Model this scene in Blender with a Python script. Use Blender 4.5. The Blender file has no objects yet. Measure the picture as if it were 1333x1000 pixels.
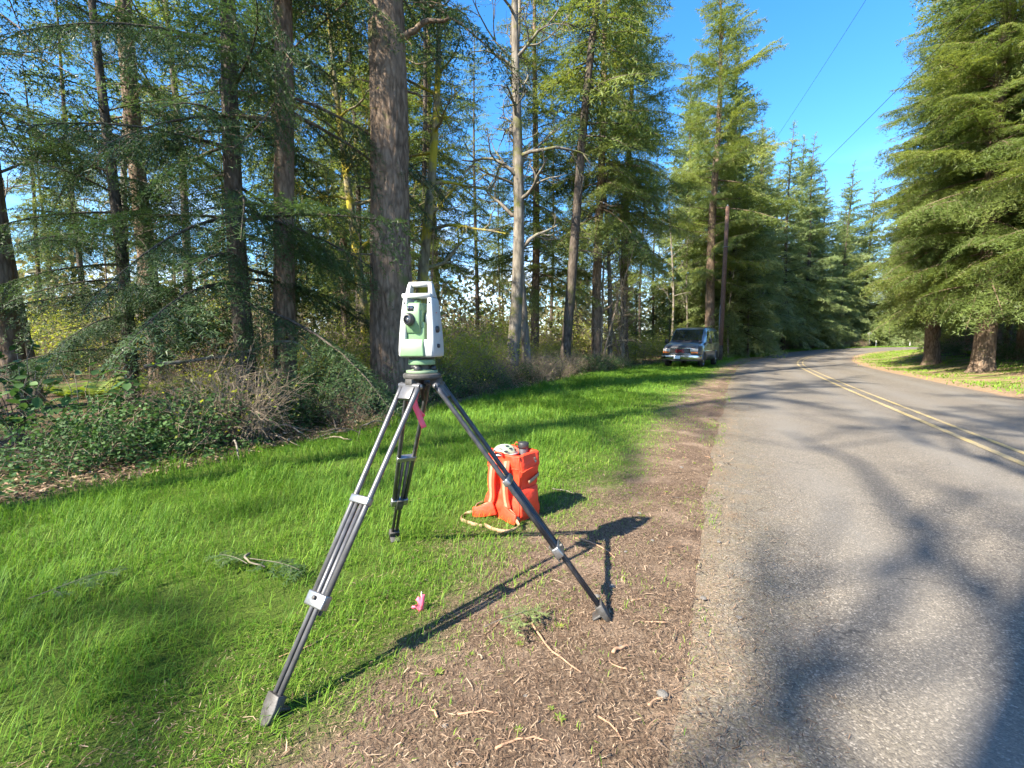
import bpy, math, random
import numpy as np
from mathutils import Vector, Matrix

# ------------------------------------------------------------------ camera, sky, sun, exposure
SC = bpy.context.scene
COL = SC.collection
R = math.radians
cam_d = bpy.data.cameras.new('camera')
cam_d.lens = 15.93; cam_d.sensor_width = 36.0
cam_d.clip_start = 0.05; cam_d.clip_end = 2000
cam = bpy.data.objects.new('camera', cam_d); COL.objects.link(cam)
cam.location = (0, 0, 1.30)
cam.rotation_euler = (R(90 - 5.13), 0, 0)
SC.camera = cam

SUN_EL, SUN_AZ = 41.0, 231.0          # azimuth clockwise from +Y (behind and left of the camera)
W = bpy.data.worlds.new('World'); SC.world = W; W.use_nodes = True
nt = W.node_tree; nt.nodes.clear()
wo = nt.nodes.new('ShaderNodeOutputWorld'); bg = nt.nodes.new('ShaderNodeBackground')
sky = nt.nodes.new('ShaderNodeTexSky'); sky.sky_type = 'NISHITA'; sky.sun_disc = False
sky.sun_elevation = R(SUN_EL); sky.sun_rotation = R(SUN_AZ)
sky.air_density = 1.0; sky.dust_density = 0.6; sky.ozone_density = 4.0
hs = nt.nodes.new('ShaderNodeHueSaturation'); hs.inputs['Saturation'].default_value = 1.28
nt.links.new(sky.outputs[0], hs.inputs['Color'])
# low broken cloud near the horizon, all the way round
tc = nt.nodes.new('ShaderNodeTexCoord'); sx = nt.nodes.new('ShaderNodeSeparateXYZ')
nt.links.new(tc.outputs['Generated'], sx.inputs[0])
mp = nt.nodes.new('ShaderNodeMapping'); mp.inputs['Scale'].default_value = (2.2, 2.2, 6.0)
nt.links.new(tc.outputs['Generated'], mp.inputs[0])
nz = nt.nodes.new('ShaderNodeTexNoise'); nz.inputs['Scale'].default_value = 1.6; nz.inputs['Detail'].default_value = 7
nz.inputs['Roughness'].default_value = .55
nt.links.new(mp.outputs[0], nz.inputs['Vector'])
r1 = nt.nodes.new('ShaderNodeMapRange'); r1.inputs[1].default_value = .47; r1.inputs[2].default_value = .72
nt.links.new(nz.outputs[0], r1.inputs[0])
r2 = nt.nodes.new('ShaderNodeMapRange'); r2.inputs[1].default_value = .34; r2.inputs[2].default_value = .10
r2.interpolation_type = 'SMOOTHSTEP'
nt.links.new(sx.outputs[2], r2.inputs[0])
mu = nt.nodes.new('ShaderNodeMath'); mu.operation = 'MULTIPLY'
nt.links.new(r1.outputs[0], mu.inputs[0]); nt.links.new(r2.outputs[0], mu.inputs[1])
mx = nt.nodes.new('ShaderNodeMix'); mx.data_type = 'RGBA'
nt.links.new(mu.outputs[0], mx.inputs[0]); nt.links.new(hs.outputs[0], mx.inputs[6])
mx.inputs[7].default_value = (5.2, 5.7, 6.6, 1)
nt.links.new(mx.outputs[2], bg.inputs[0]); bg.inputs[1].default_value = 0.105
nt.links.new(bg.outputs[0], wo.inputs[0])

sl = bpy.data.lights.new('sun', 'SUN'); sl.energy = 5.0; sl.angle = R(0.53); sl.color = (1.0, .91, .75)
sun = bpy.data.objects.new('sun', sl); COL.objects.link(sun)
_a = R(SUN_AZ); _e = R(SUN_EL)
SDIR = Vector((math.sin(_a) * math.cos(_e), math.cos(_a) * math.cos(_e), math.sin(_e)))
sun.rotation_euler = SDIR.to_track_quat('Z', 'Y').to_euler(); sun.location = SDIR * 60

SC.view_settings.view_transform = 'Standard'; SC.view_settings.look = 'None'
SC.view_settings.exposure = 2.08; SC.view_settings.gamma = 1.0
SC.render.engine = 'CYCLES'
SC.cycles.use_denoising = True
SC.cycles.max_bounces = 6; SC.cycles.diffuse_bounces = 4; SC.cycles.glossy_bounces = 2
SC.cycles.use_adaptive_sampling = True; SC.cycles.adaptive_threshold = .025
SC.cycles.transmission_bounces = 4; SC.cycles.transparent_max_bounces = 6

# ------------------------------------------------------------------ mesh helpers
def nrm(a):
    a = np.asarray(a, float); return a / np.maximum(np.linalg.norm(a, axis=-1, keepdims=True), 1e-9)

def _hash(ix, iy, iz):
    h = np.sin(ix * 127.1 + iy * 311.7 + iz * 74.7) * 43758.5453
    return h - np.floor(h)
def vnoise(p):
    p = np.asarray(p, float); i = np.floor(p); f = p - i; f = f * f * (3 - 2 * f)
    x, y, z = i[..., 0], i[..., 1], i[..., 2]; a, b, c = f[..., 0], f[..., 1], f[..., 2]
    def L(u, v, t): return u + (v - u) * t
    return L(L(L(_hash(x, y, z), _hash(x+1, y, z), a), L(_hash(x, y+1, z), _hash(x+1, y+1, z), a), b),
             L(L(_hash(x, y, z+1), _hash(x+1, y, z+1), a), L(_hash(x, y+1, z+1), _hash(x+1, y+1, z+1), a), b), c)
def n2(x, y, s=1.0, seed=0.0):
    x = np.asarray(x, float); y = np.asarray(y, float)
    return vnoise(np.stack([x * s + seed, y * s + seed * 1.7, np.full(np.broadcast(x, y).shape, .5 + seed)], -1))
def fbm2(x, y, s=1.0, seed=0.0):
    return (n2(x, y, s, seed) + .5 * n2(x, y, s * 2.1, seed + 3) + .25 * n2(x, y, s * 4.3, seed + 7)) / 1.75
def sstep(a, b, x):
    t = np.clip((np.asarray(x, float) - a) / (b - a), 0, 1); return t * t * (3 - 2 * t)

class G:
    """collects faces; build() links them as one mesh object"""
    def __init__(s): s.v = []; s.f = []; s.m = []; s.r = []; s.n = 0
    def add(s, V, F, m=0, rnd=None):
        V = np.asarray(V, float).reshape(-1, 3); F = np.asarray(F, np.int64)
        if len(F) == 0: return s
        s.v.append(V); s.f.append(F + s.n); s.m.append(np.full(len(F), m)); s.n += len(V)
        s.r.append(np.zeros(len(F)) if rnd is None else np.broadcast_to(np.asarray(rnd, float), (len(F),)))
        return s
    def tris(s, T, m=0, rnd=None):
        T = np.asarray(T, float).reshape(-1, 3, 3); return s.add(T.reshape(-1, 3), np.arange(len(T) * 3).reshape(-1, 3), m, rnd)
    def mesh(s, name, mats, smooth=True):
        me = bpy.data.meshes.new(name)
        V = np.concatenate(s.v)
        lt = np.concatenate([np.full(len(f), f.shape[1]) for f in s.f])
        li = np.concatenate([f.ravel() for f in s.f])
        ls = np.concatenate([[0], np.cumsum(lt)[:-1]])
        me.vertices.add(len(V)); me.vertices.foreach_set('co', V.astype(np.float32).ravel())
        me.loops.add(len(li)); me.loops.foreach_set('vertex_index', li.astype(np.int32))
        me.polygons.add(len(lt)); me.polygons.foreach_set('loop_start', ls.astype(np.int32))
        me.polygons.foreach_set('material_index', np.concatenate(s.m).astype(np.int32))
        me.polygons.foreach_set('use_smooth', np.full(len(lt), bool(smooth)))
        a = me.attributes.new('rnd', 'FLOAT', 'FACE'); a.data.foreach_set('value', np.concatenate(s.r).astype(np.float32))
        for m in (mats if isinstance(mats, (list, tuple)) else [mats]): me.materials.append(m)
        me.update(calc_edges=True)
        return me
    def build(s, name, mats, parent=None, smooth=True, bevel=0, kind=None, label=None):
        o = bpy.data.objects.new(name, s.mesh(name, mats, smooth)); COL.objects.link(o)
        if parent: o.parent = parent
        if bevel:
            b = o.modifiers.new('Bevel', 'BEVEL'); b.width = bevel; b.segments = 2; b.limit_method = 'ANGLE'; b.angle_limit = R(35)
            b.harden_normals = False
        if kind: o['kind'] = kind
        if label: o['label'] = label
        return o

def empty(name, loc=(0, 0, 0), rz=0, label=None, cat=None, group=None):
    o = bpy.data.objects.new(name, None); COL.objects.link(o); o.empty_display_size = .1
    o.location = loc; o.rotation_euler = (0, 0, rz); return tag(o, label, cat, group)
def tag(o, label=None, cat=None, group=None, kind=None):
    if label: o['label'] = label
    if cat: o['category'] = cat
    if group: o['group'] = group
    if kind: o['kind'] = kind
    return o
def spawn(name, mesh, parent=None, kind=None):
    o = bpy.data.objects.new(name, mesh); COL.objects.link(o)
    if parent: o.parent = parent
    if kind: o['kind'] = kind
    return o

def box(c, s, rot=None):
    x, y, z = np.array(s) / 2
    V = np.array([[-x,-y,-z],[x,-y,-z],[x,y,-z],[-x,y,-z],[-x,-y,z],[x,-y,z],[x,y,z],[-x,y,z]])
    if rot is not None: V = V @ np.asarray(rot).T
    return V + np.array(c), np.array([[0,3,2,1],[4,5,6,7],[0,1,5,4],[1,2,6,5],[2,3,7,6],[3,0,4,7]])
def prism(poly, axis, a, b):
    """extrude a 2-D polygon along an axis (0 x, 1 y, 2 z) from a to b"""
    P = np.asarray(poly, float); n = len(P); V = np.zeros((2 * n, 3)); o = [i for i in range(3) if i != axis]
    V[:n, o[0]] = P[:, 0]; V[:n, o[1]] = P[:, 1]; V[n:] = V[:n]; V[:n, axis] = a; V[n:, axis] = b
    q = [[i, (i+1) % n, n + (i+1) % n, n + i] for i in range(n)]
    return V, q, [list(range(n))[::-1]], [[n + i for i in range(n)]]
def add_prism(g, poly, axis, a, b, m=0):
    V, q, c0, c1 = prism(poly, axis, a, b)
    n0 = g.n; g.add(V, q, m)
    g.f.append(np.array(c0) + n0); g.m.append(np.full(1, m)); g.r.append(np.zeros(1))
    g.f.append(np.array(c1) + n0); g.m.append(np.full(1, m)); g.r.append(np.zeros(1))
def frames(P):
    P = np.asarray(P, float); t = np.gradient(P, axis=0); t = nrm(t)
    mt = nrm(t.mean(0) + 1e-6); ref = np.array([1., 0, 0]) if abs(mt[2]) > .75 else np.array([0, 0, 1.])
    n = nrm(np.cross(t, ref)); b = np.cross(n, t); return t, n, b
def tube(P, rad, n=8, cap=True):
    P = np.asarray(P, float); k = len(P); rad = np.broadcast_to(np.asarray(rad, float), (k,))
    t, u, w = frames(P); a = np.arange(n) * 2 * math.pi / n
    V = P[:, None] + rad[:, None, None] * (np.cos(a)[None, :, None] * u[:, None] + np.sin(a)[None, :, None] * w[:, None])
    V = V.reshape(-1, 3); i = np.arange(k - 1)[:, None] * n; j = np.arange(n)[None]; j2 = (j + 1) % n
    F = np.stack([i + j, i + j2, i + n + j2, i + n + j], -1).reshape(-1, 4)
    return V, F
def add_tube(g, P, rad, n=8, m=0, cap=True, rnd=None):
    V, F = tube(P, rad, n); n0 = g.n; k = len(P); g.add(V, F, m, rnd)
    if cap:
        for ring in (list(range(n))[::-1], [(k - 1) * n + i for i in range(n)]):
            g.f.append(np.array([ring]) + n0); g.m.append(np.full(1, m)); g.r.append(np.zeros(1))
def ribbon(P, wdir, width, thick):
    """a flat strap along P, width along wdir"""
    P = np.asarray(P, float); k = len(P); t, _, _ = frames(P); w = nrm(np.broadcast_to(wdir, P.shape)); w = nrm(w - t * (w * t).sum(1, keepdims=True)); nn = np.cross(t, w)
    hw = np.broadcast_to(np.asarray(width) / 2, (k,))[:, None]; h = thick / 2
    V = np.stack([P - w * hw - nn * h, P + w * hw - nn * h, P + w * hw + nn * h, P - w * hw + nn * h], 1).reshape(-1, 3)
    i = np.arange(k - 1)[:, None] * 4; j = np.arange(4)[None]
    F = np.stack([i + j, i + (j + 1) % 4, i + 4 + (j + 1) % 4, i + 4 + j], -1).reshape(-1, 4)
    F = np.concatenate([F, [[3, 2, 1, 0], [k*4-4, k*4-3, k*4-2, k*4-1]]]); return V, F
def lathe(prof, n=24, axis='z', c=(0, 0, 0)):
    """prof: (radius, height) list"""
    p = np.asarray(prof, float); k = len(p); a = np.arange(n) * 2 * math.pi / n
    V = np.stack([p[:, 0:1] * np.cos(a), p[:, 0:1] * np.sin(a), np.repeat(p[:, 1:2], n, 1)], -1).reshape(-1, 3)
    if axis == 'y': V = V[:, [0, 2, 1]] * np.array([1, -1, 1]); 
    if axis == 'x': V = V[:, [2, 0, 1]]
    i = np.arange(k - 1)[:, None] * n; j = np.arange(n)[None]; j2 = (j + 1) % n
    F = np.stack([i + j, i + j2, i + n + j2, i + n + j], -1).reshape(-1, 4)
    return V + np.array(c), F
def spline(pts, n):
    p = np.asarray(pts, float); d = np.r_[0, np.cumsum(np.linalg.norm(np.diff(p, axis=0), axis=1))]
    m = np.zeros_like(p); m[1:-1] = (p[2:] - p[:-2]) / (d[2:] - d[:-2])[:, None]; m[0] = (p[1]-p[0])/(d[1]-d[0]); m[-1] = (p[-1]-p[-2])/(d[-1]-d[-2])
    s = np.linspace(0, d[-1], n); i = np.clip(np.searchsorted(d, s, 'right') - 1, 0, len(p) - 2); h = (d[i+1]-d[i]); t = ((s - d[i]) / h)[:, None]; h = h[:, None]
    return (2*t**3-3*t**2+1)*p[i] + (t**3-2*t**2+t)*h*m[i] + (-2*t**3+3*t**2)*p[i+1] + (t**3-t**2)*h*m[i+1]

# ------------------------------------------------------------------ materials
class NT:
    def __init__(s, name):
        s.m = bpy.data.materials.new(name); s.m.use_nodes = True; s.t = s.m.node_tree; s.t.nodes.clear()
        s.out = s.t.nodes.new('ShaderNodeOutputMaterial')
    def n(s, typ, **kw):
        o = s.t.nodes.new(typ)
        for k, v in kw.items():
            if k.startswith('i_'): o.inputs[int(k[2:])].default_value = v
            else: setattr(o, k, v)
        return o
    def l(s, a, b): s.t.links.new(a, b)
    def coord(s, scale=(1, 1, 1), kind='Object'):
        c = s.n('ShaderNodeTexCoord'); m = s.n('ShaderNodeMapping'); m.inputs['Scale'].default_value = scale
        s.l(c.outputs[kind], m.inputs[0]); return m.outputs[0]
    def noise(s, vec, scale, detail=4, rough=.55):
        o = s.n('ShaderNodeTexNoise'); o.inputs['Scale'].default_value = scale; o.inputs['Detail'].default_value = detail
        o.inputs['Roughness'].default_value = rough; s.l(vec, o.inputs['Vector']); return o.outputs[0]
    def ramp(s, fac, stops):
        o = s.n('ShaderNodeValToRGB'); e = o.color_ramp.elements
        while len(e) < len(stops): e.new(.5)
        for x, (p, c) in zip(e, stops): x.position = p; x.color = (*c, 1)
        s.l(fac, o.inputs[0]); return o.outputs[0]
    def mix(s, fac, a, b, mode='MIX'):
        o = s.n('ShaderNodeMix', data_type='RGBA', blend_type=mode)
        for v, i in ((fac, 0), (a, 6), (b, 7)):
            if isinstance(v, (int, float)): o.inputs[i].default_value = v
            elif isinstance(v, tuple): o.inputs[i].default_value = (*v, 1)
            else: s.l(v, o.inputs[i])
        return o.outputs[2]
    def math(s, op, a, b=0.0, clamp=False):
        o = s.n('ShaderNodeMath', operation=op, use_clamp=clamp)
        for v, i in ((a, 0), (b, 1)):
            if isinstance(v, (int, float)): o.inputs[i].default_value = v
            else: s.l(v, o.inputs[i])
        return o.outputs[0]
    def rng(s, v, a, b, c=0., d=1.):
        o = s.n('ShaderNodeMapRange'); s.l(v, o.inputs[0])
        for i, x in enumerate((a, b, c, d)): o.inputs[i + 1].default_value = x
        return o.outputs[0]
    def attr(s, name, out='Fac'): o = s.n('ShaderNodeAttribute', attribute_name=name); return o.outputs[out]
    def bump(s, h, strength=.3, dist=.01):
        o = s.n('ShaderNodeBump'); o.inputs['Strength'].default_value = strength; o.inputs['Distance'].default_value = dist; s.l(h, o.inputs['Height']); return o.outputs[0]
    def bsdf(s, color, rough=.6, metal=0., normal=None, coat=0., spec=.5, **kw):
        o = s.n('ShaderNodeBsdfPrincipled')
        for v, k in ((color, 'Base Color'), (rough, 'Roughness'), (metal, 'Metallic'), (coat, 'Coat Weight'), (spec, 'Specular IOR Level')):
            if isinstance(v, tuple): o.inputs[k].default_value = (*v, 1)
            elif isinstance(v, (int, float)): o.inputs[k].default_value = v
            else: s.l(v, o.inputs[k])
        if normal is not None: s.l(normal, o.inputs['Normal'])
        return o.outputs[0]
    def done(s, sh): s.l(sh, s.out.inputs[0]); return s.m

def pmat(name, c1, c2=None, scale=8, rough=.55, metal=0., bump=0., bscale=60, coat=0., spec=.5, rr=.0):
    t = NT(name); v = t.coord(); c2 = c2 or tuple(x * .8 for x in c1)
    nz = t.noise(v, scale, 5); col = t.mix(t.rng(nz, .35, .65), c1, c2)
    nb = t.bump(t.noise(v, bscale, 4), bump, .01) if bump else None
    ro = t.rng(nz, .3, .7, max(rough - rr, .02), min(rough + rr, 1)) if rr else rough
    return t.done(t.bsdf(col, ro, metal, nb, coat, spec))

def leafmat(name, stops, trans=.3, rough=.5, nscale=.6, spec=.35):
    """foliage: hue varies by leaf (attribute rnd), by place and by plant"""
    t = NT(name); v = t.coord(); oi = t.n('ShaderNodeObjectInfo')
    f = t.math('MULTIPLY', t.attr('rnd'), .6)
    f = t.math('ADD', f, t.math('MULTIPLY', t.noise(v, nscale, 3), .5))
    f = t.math('ADD', f, t.math('MULTIPLY', oi.outputs['Random'], .22))
    f = t.math('SUBTRACT', f, .1, True)
    c = t.ramp(f, stops)
    a = t.bsdf(c, rough, spec=spec)
    b = t.n('ShaderNodeBsdfTranslucent'); hsv = t.n('ShaderNodeHueSaturation'); hsv.inputs['Hue'].default_value = .485
    hsv.inputs['Saturation'].default_value = 1.15; hsv.inputs['Value'].default_value = 1.5; t.l(c, hsv.inputs['Color']); t.l(hsv.outputs[0], b.inputs[0])
    m = t.n('ShaderNodeMixShader'); m.inputs[0].default_value = trans; t.l(a, m.inputs[1]); t.l(b.outputs[0], m.inputs[2])
    return t.done(m.outputs[0])

def barkmat(name, dark, mid, light, moss=None, mossamt=.0, furrow=16, bump=.8):
    t = NT(name); v = t.coord((1, 1, .27)); v1 = t.coord()
    n1 = t.noise(v, furrow, 6, .65); n3 = t.noise(v1, 1.3, 4)
    vo = t.n('ShaderNodeTexVoronoi', feature='DISTANCE_TO_EDGE'); vo.inputs['Scale'].default_value = furrow * .8; t.l(v, vo.inputs['Vector'])
    h = t.math('ADD', n1, t.math('MULTIPLY', t.rng(vo.outputs[0], 0, .25), .22))
    c = t.ramp(t.rng(h, .36, .92), [(0, dark), (.5, mid), (1, light)])
    c = t.mix(t.rng(n3, .4, .7, 0, .35), c, light)
    if moss:
        c = t.mix(t.rng(t.noise(v1, 2.2, 5), .62 - mossamt, .75 - mossamt), c, moss)
    return t.done(t.bsdf(c, .9, normal=t.bump(h, bump, .03), spec=.15))

M = {}
M['fir'] = leafmat('fir_needles', [(0, (.055, .092, .028)), (.5, (.118, .165, .042)), (1, (.215, .25, .062))], .38)
M['dark_fir'] = leafmat('hemlock_needles', [(0, (.026, .054, .024)), (.5, (.045, .084, .030)), (1, (.085, .132, .040))], .3)
M['pale_fir'] = leafmat('far_fir_needles', [(0, (.088, .130, .048)), (.5, (.150, .200, .072)), (1, (.225, .262, .100))], .4)  # paler green for the far trees, distance haze put into the colour
M['cedar'] = leafmat('cedar_sprays', [(0, (.05, .11, .02)), (.5, (.09, .17, .025)), (1, (.15, .22, .035))], .35)
M['salal'] = leafmat('glossy_leaf', [(0, (.024, .058, .018)), (.5, (.044, .095, .028)), (1, (.085, .145, .042))], .25, .6, spec=.2)
M['yleaf'] = leafmat('spring_leaf', [(0, (.13, .165, .028)), (.5, (.21, .25, .045)), (1, (.33, .34, .085))], .5)
M['fern'] = leafmat('fern_frond', [(0, (.07, .12, .02)), (.5, (.13, .19, .025)), (1, (.24, .26, .05))], .4)
M['olive'] = leafmat('olive_brush', [(0, (.07, .075, .028)), (.5, (.14, .135, .055)), (1, (.22, .19, .10))], .35)
M['dry'] = leafmat('dry_leaf', [(0, (.09, .055, .03)), (.5, (.17, .11, .06)), (1, (.30, .21, .12))], .15, .8)
M['bark'] = barkmat('fir_bark', (.048, .033, .023), (.138, .097, .068), (.238, .180, .135), (.10, .105, .04), .02, 14, .8)
M['bark2'] = barkmat('hemlock_bark', (.03, .025, .02), (.075, .06, .048), (.14, .115, .095), (.06, .07, .025), .06)
M['alder'] = barkmat('alder_bark', (.065, .056, .046), (.14, .122, .10), (.24, .215, .18), (.12, .12, .03), .08, 9, .5)
M['mossy'] = barkmat('mossy_maple_bark', (.075, .06, .04), (.15, .13, .08), (.23, .20, .14), (.28, .235, .025), .17, 12, .6)
M['twig'] = barkmat('twig_bark', (.10, .075, .05), (.20, .155, .11), (.34, .28, .21), None, 0, 20, .2)
M['pole'] = barkmat('pole_wood', (.07, .04, .028), (.135, .078, .055), (.21, .135, .10), None, 0, 22, .3)
M['white'] = pmat('instrument_white', (.38, .39, .38), (.345, .355, .35), 30, .38, bump=.03, bscale=400)
M['green'] = pmat('instrument_green', (.145, .245, .13), (.13, .225, .118), 30, .42, bump=.03, bscale=400)
M['dgreen'] = pmat('tribrach_green', (.19, .26, .16), (.15, .21, .13), 40, .5)
M['black'] = pmat('black_plastic', (.018, .018, .02), (.03, .03, .03), 40, .45)
M['rubber'] = pmat('tyre_rubber', (.018, .018, .018), (.03, .028, .026), 12, .85)
M['lens'] = pmat('lens_glass', (.01, .012, .02), (.02, .02, .03), 10, .05, coat=1)
M['steel'] = pmat('worn_aluminium', (.34, .34, .345), (.21, .21, .215), 35, .38, .85, .08, 200, rr=.1)
M['legtube'] = pmat('grey_leg_tube', (.10, .10, .107), (.062, .062, .066), 30, .40, .2, .05, 220, rr=.1)
M['legshade'] = pmat('shaded_leg_tube', (.028, .028, .032), (.055, .055, .06), 30, .38, .1, .05, 220, rr=.1)  # darker copy of the leg tube; shade on two legs put into the colour
M['shoe'] = pmat('dirty_cast_shoe', (.085, .082, .08), (.04, .036, .032), 25, .6, .3, .15, 120)
M['orange'] = pmat('orange_nylon', (.76, .048, .012), (.64, .036, .010), 9, .62, bump=.6, bscale=22)
M['pad'] = pmat('orange_strap_pad', (.74, .06, .018), (.62, .045, .015), 14, .7, bump=.3, bscale=60)
M['webbing'] = pmat('tan_webbing', (.34, .22, .13), (.27, .17, .10), 60, .8, bump=.2, bscale=300)
M['pink'] = pmat('pink_flagging', (.85, .10, .17), (.78, .13, .20), 30, .5)
M['mint'] = pmat('pale_green_shell', (.34, .40, .27), (.27, .34, .22), 20, .5, bump=.1, bscale=60)
M['vanpaint'] = pmat('slate_metallic_paint', (.105, .105, .115), (.09, .09, .10), 6, .28, .4, coat=.8)
M['vanglass'] = pmat('tinted_glass', (.012, .016, .022), (.014, .018, .024), 3, .03, coat=1., spec=1.)
M['vanglass'].node_tree.nodes['Principled BSDF'].inputs['IOR'].default_value = 2.0
M['chrome'] = pmat('chrome', (.62, .62, .62), (.5, .5, .5), 20, .16, 1.)
M['amber'] = pmat('amber_lens', (.62, .17, .03), (.5, .12, .02), 30, .2, coat=1)
M['clear'] = pmat('clear_lamp_lens', (.50, .48, .45), (.36, .35, .34), 60, .12, coat=1)
M['plate'] = pmat('number_plate', (.62, .68, .75), (.55, .62, .7), 60, .4)
M['red'] = pmat('red_badge', (.55, .02, .02), (.45, .02, .02), 30, .3)
M['signback'] = pmat('sign_metal', (.34, .35, .345), (.26, .27, .27), 12, .5, .3)
M['wpost'] = pmat('white_post_paint', (.78, .78, .76), (.66, .66, .64), 10, .6)
M['wire'] = pmat('cable', (.03, .03, .03), (.04, .04, .04), 5, .6)
M['stone'] = pmat('stone', (.15, .138, .125), (.09, .085, .078), 30, .85, bump=.4, bscale=60)
# ------------------------------------------------------------------ the lie of the land
_cl = spline([(-13,-48),(-6,-27),(-1.6,-12),(1.5,-4),(3.56,.45),(5.05,3.7),(7.14,7.83),(9.8,13.2),(17.2,27),(25,38.5),(34,49),(46,59),(62,67),(85,73),(120,78),(200,84)], 900)
_k = np.hanning(41); _k /= _k.sum()
CL = np.stack([np.convolve(np.pad(_cl[:, i], 20, mode='edge'), _k, 'valid') for i in (0, 1)], 1)[12:-12]
CT = nrm(np.gradient(CL, axis=0)); CN = np.stack([CT[:, 1], -CT[:, 0]], 1)          # CN points to the right of the road
HALF = 3.1
def road_off(x, y):
    """signed distance from the centre line, + to the right"""
    x = np.asarray(x, float).ravel(); y = np.asarray(y, float).ravel(); out = np.empty(len(x)); C = CL[::6]; N = CN[::6]
    for a in range(0, len(x), 20000):
        dx = x[a:a+20000, None] - C[None, :, 0]; dy = y[a:a+20000, None] - C[None, :, 1]
        k = (dx * dx + dy * dy).argmin(1); r = np.arange(len(k)); out[a:a+20000] = dx[r, k] * N[k, 0] + dy[r, k] * N[k, 1]
    return out
_LY = [-40, -12, -3, 1, 3.69, 4.7, 6.2, 8, 10.5, 14, 17.8, 22, 27, 36, 50, 62]
_LX = [-22, -12, -8, -6, -4.25, -3.55, -2.85, -2.15, -1.15, .45, 2.25, 4.9, 8.0, 14.2, 26, 38]
def grass_left(y): return np.interp(y, _LY, _LX)
_RY = [-20, -5, 0, .9, 1.39, 2.0, 2.8, 3.78, 5.2, 8.25, 12, 17.8, 27, 37, 50, 62]
_RX = [-10, -4.1, -1.4, -.85, -.48, -.08, .36, .88, 1.55, 2.95, 4.6, 8.0, 12.6, 18.6, 29, 42]
def grass_right(y): return np.interp(y, _RY, _RX)
def zfar(y): return .8 * sstep(32, 78, y)
def zg(x, y, off=None):
    x = np.asarray(x, float); y = np.asarray(y, float); sh = np.broadcast(x, y).shape
    o = (road_off(*(np.broadcast_to(a, sh).ravel() for a in (x, y))).reshape(sh)) if off is None else off
    z = zfar(y) + .62 * sstep(4.2, 9, o) + .5 * (fbm2(x, y, .12, 2) - .5) * sstep(9, 20, np.abs(o))
    z = z + .30 * sstep(0, 5, grass_left(y) - x) * (fbm2(x, y, .45, 5) - .35) * (y > -8)
    d = np.hypot(x, y); return z + np.where(y > 90, (d - 90) * .012, 0) + 2.5 * sstep(60, 180, -x + .3 * y) 
def zg1(x, y): return float(zg(np.array([x]), np.array([y]))[0])

# ------------------------------------------------------------------ ground sheet
def ground_material():
    t = NT('forest_floor'); v = t.coord()
    n1 = t.noise(v, .5, 5); n2_ = t.noise(v, 7, 6, .7); n3 = t.noise(v, 45, 4, .7)
    c = t.ramp(n2_, [(.25, (.032, .022, .014)), (.45, (.085, .056, .034)), (.6, (.13, .092, .058)), (.8, (.22, .17, .11))])
    g = t.ramp(n3, [(.3, (.03, .055, .012)), (.7, (.085, .12, .03))])
    c = t.mix(t.rng(n1, .5, .62), c, g)
    return t.done(t.bsdf(c, .95, normal=t.bump(t.math('ADD', n2_, n3), .9, .04), spec=.1))
gx = np.sinh(np.linspace(-1, 1, 261) * 5.2) / math.sinh(5.2) * 420
gy = np.sinh(np.linspace(-1, 1, 261) * 5.2) / math.sinh(5.2) * 420 + 6
X, Y = np.meshgrid(gx, gy); OFF = road_off(X, Y).reshape(X.shape)
Z = zg(X, Y, OFF)
under = np.where(Y < 62, (X > grass_left(Y) - .05), OFF > -HALF - .8) & (OFF < HALF + 4.2)
Z = Z - .07 * under
nx, ny = len(gx), len(gy)
idx = (np.arange(ny - 1)[:, None] * nx + np.arange(nx - 1)[None]).ravel()
g = G().add(np.stack([X, Y, Z], -1), np.stack([idx, idx + 1, idx + nx + 1, idx + nx], 1))
tag(g.build('ground', ground_material()), kind='structure')

def strip(name, rows, cols_fn, mat, extra=None, kind='structure'):
    """rows: list of centre-line indices or Y values; cols_fn(row) -> (k,3) points"""
    P = np.array([cols_fn(r) for r in rows]); nr, nc = P.shape[:2]
    i = (np.arange(nr - 1)[:, None] * nc + np.arange(nc - 1)[None]).ravel()
    F = np.stack([i, i + 1, i + nc + 1, i + nc], 1)
    return P, F

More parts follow.
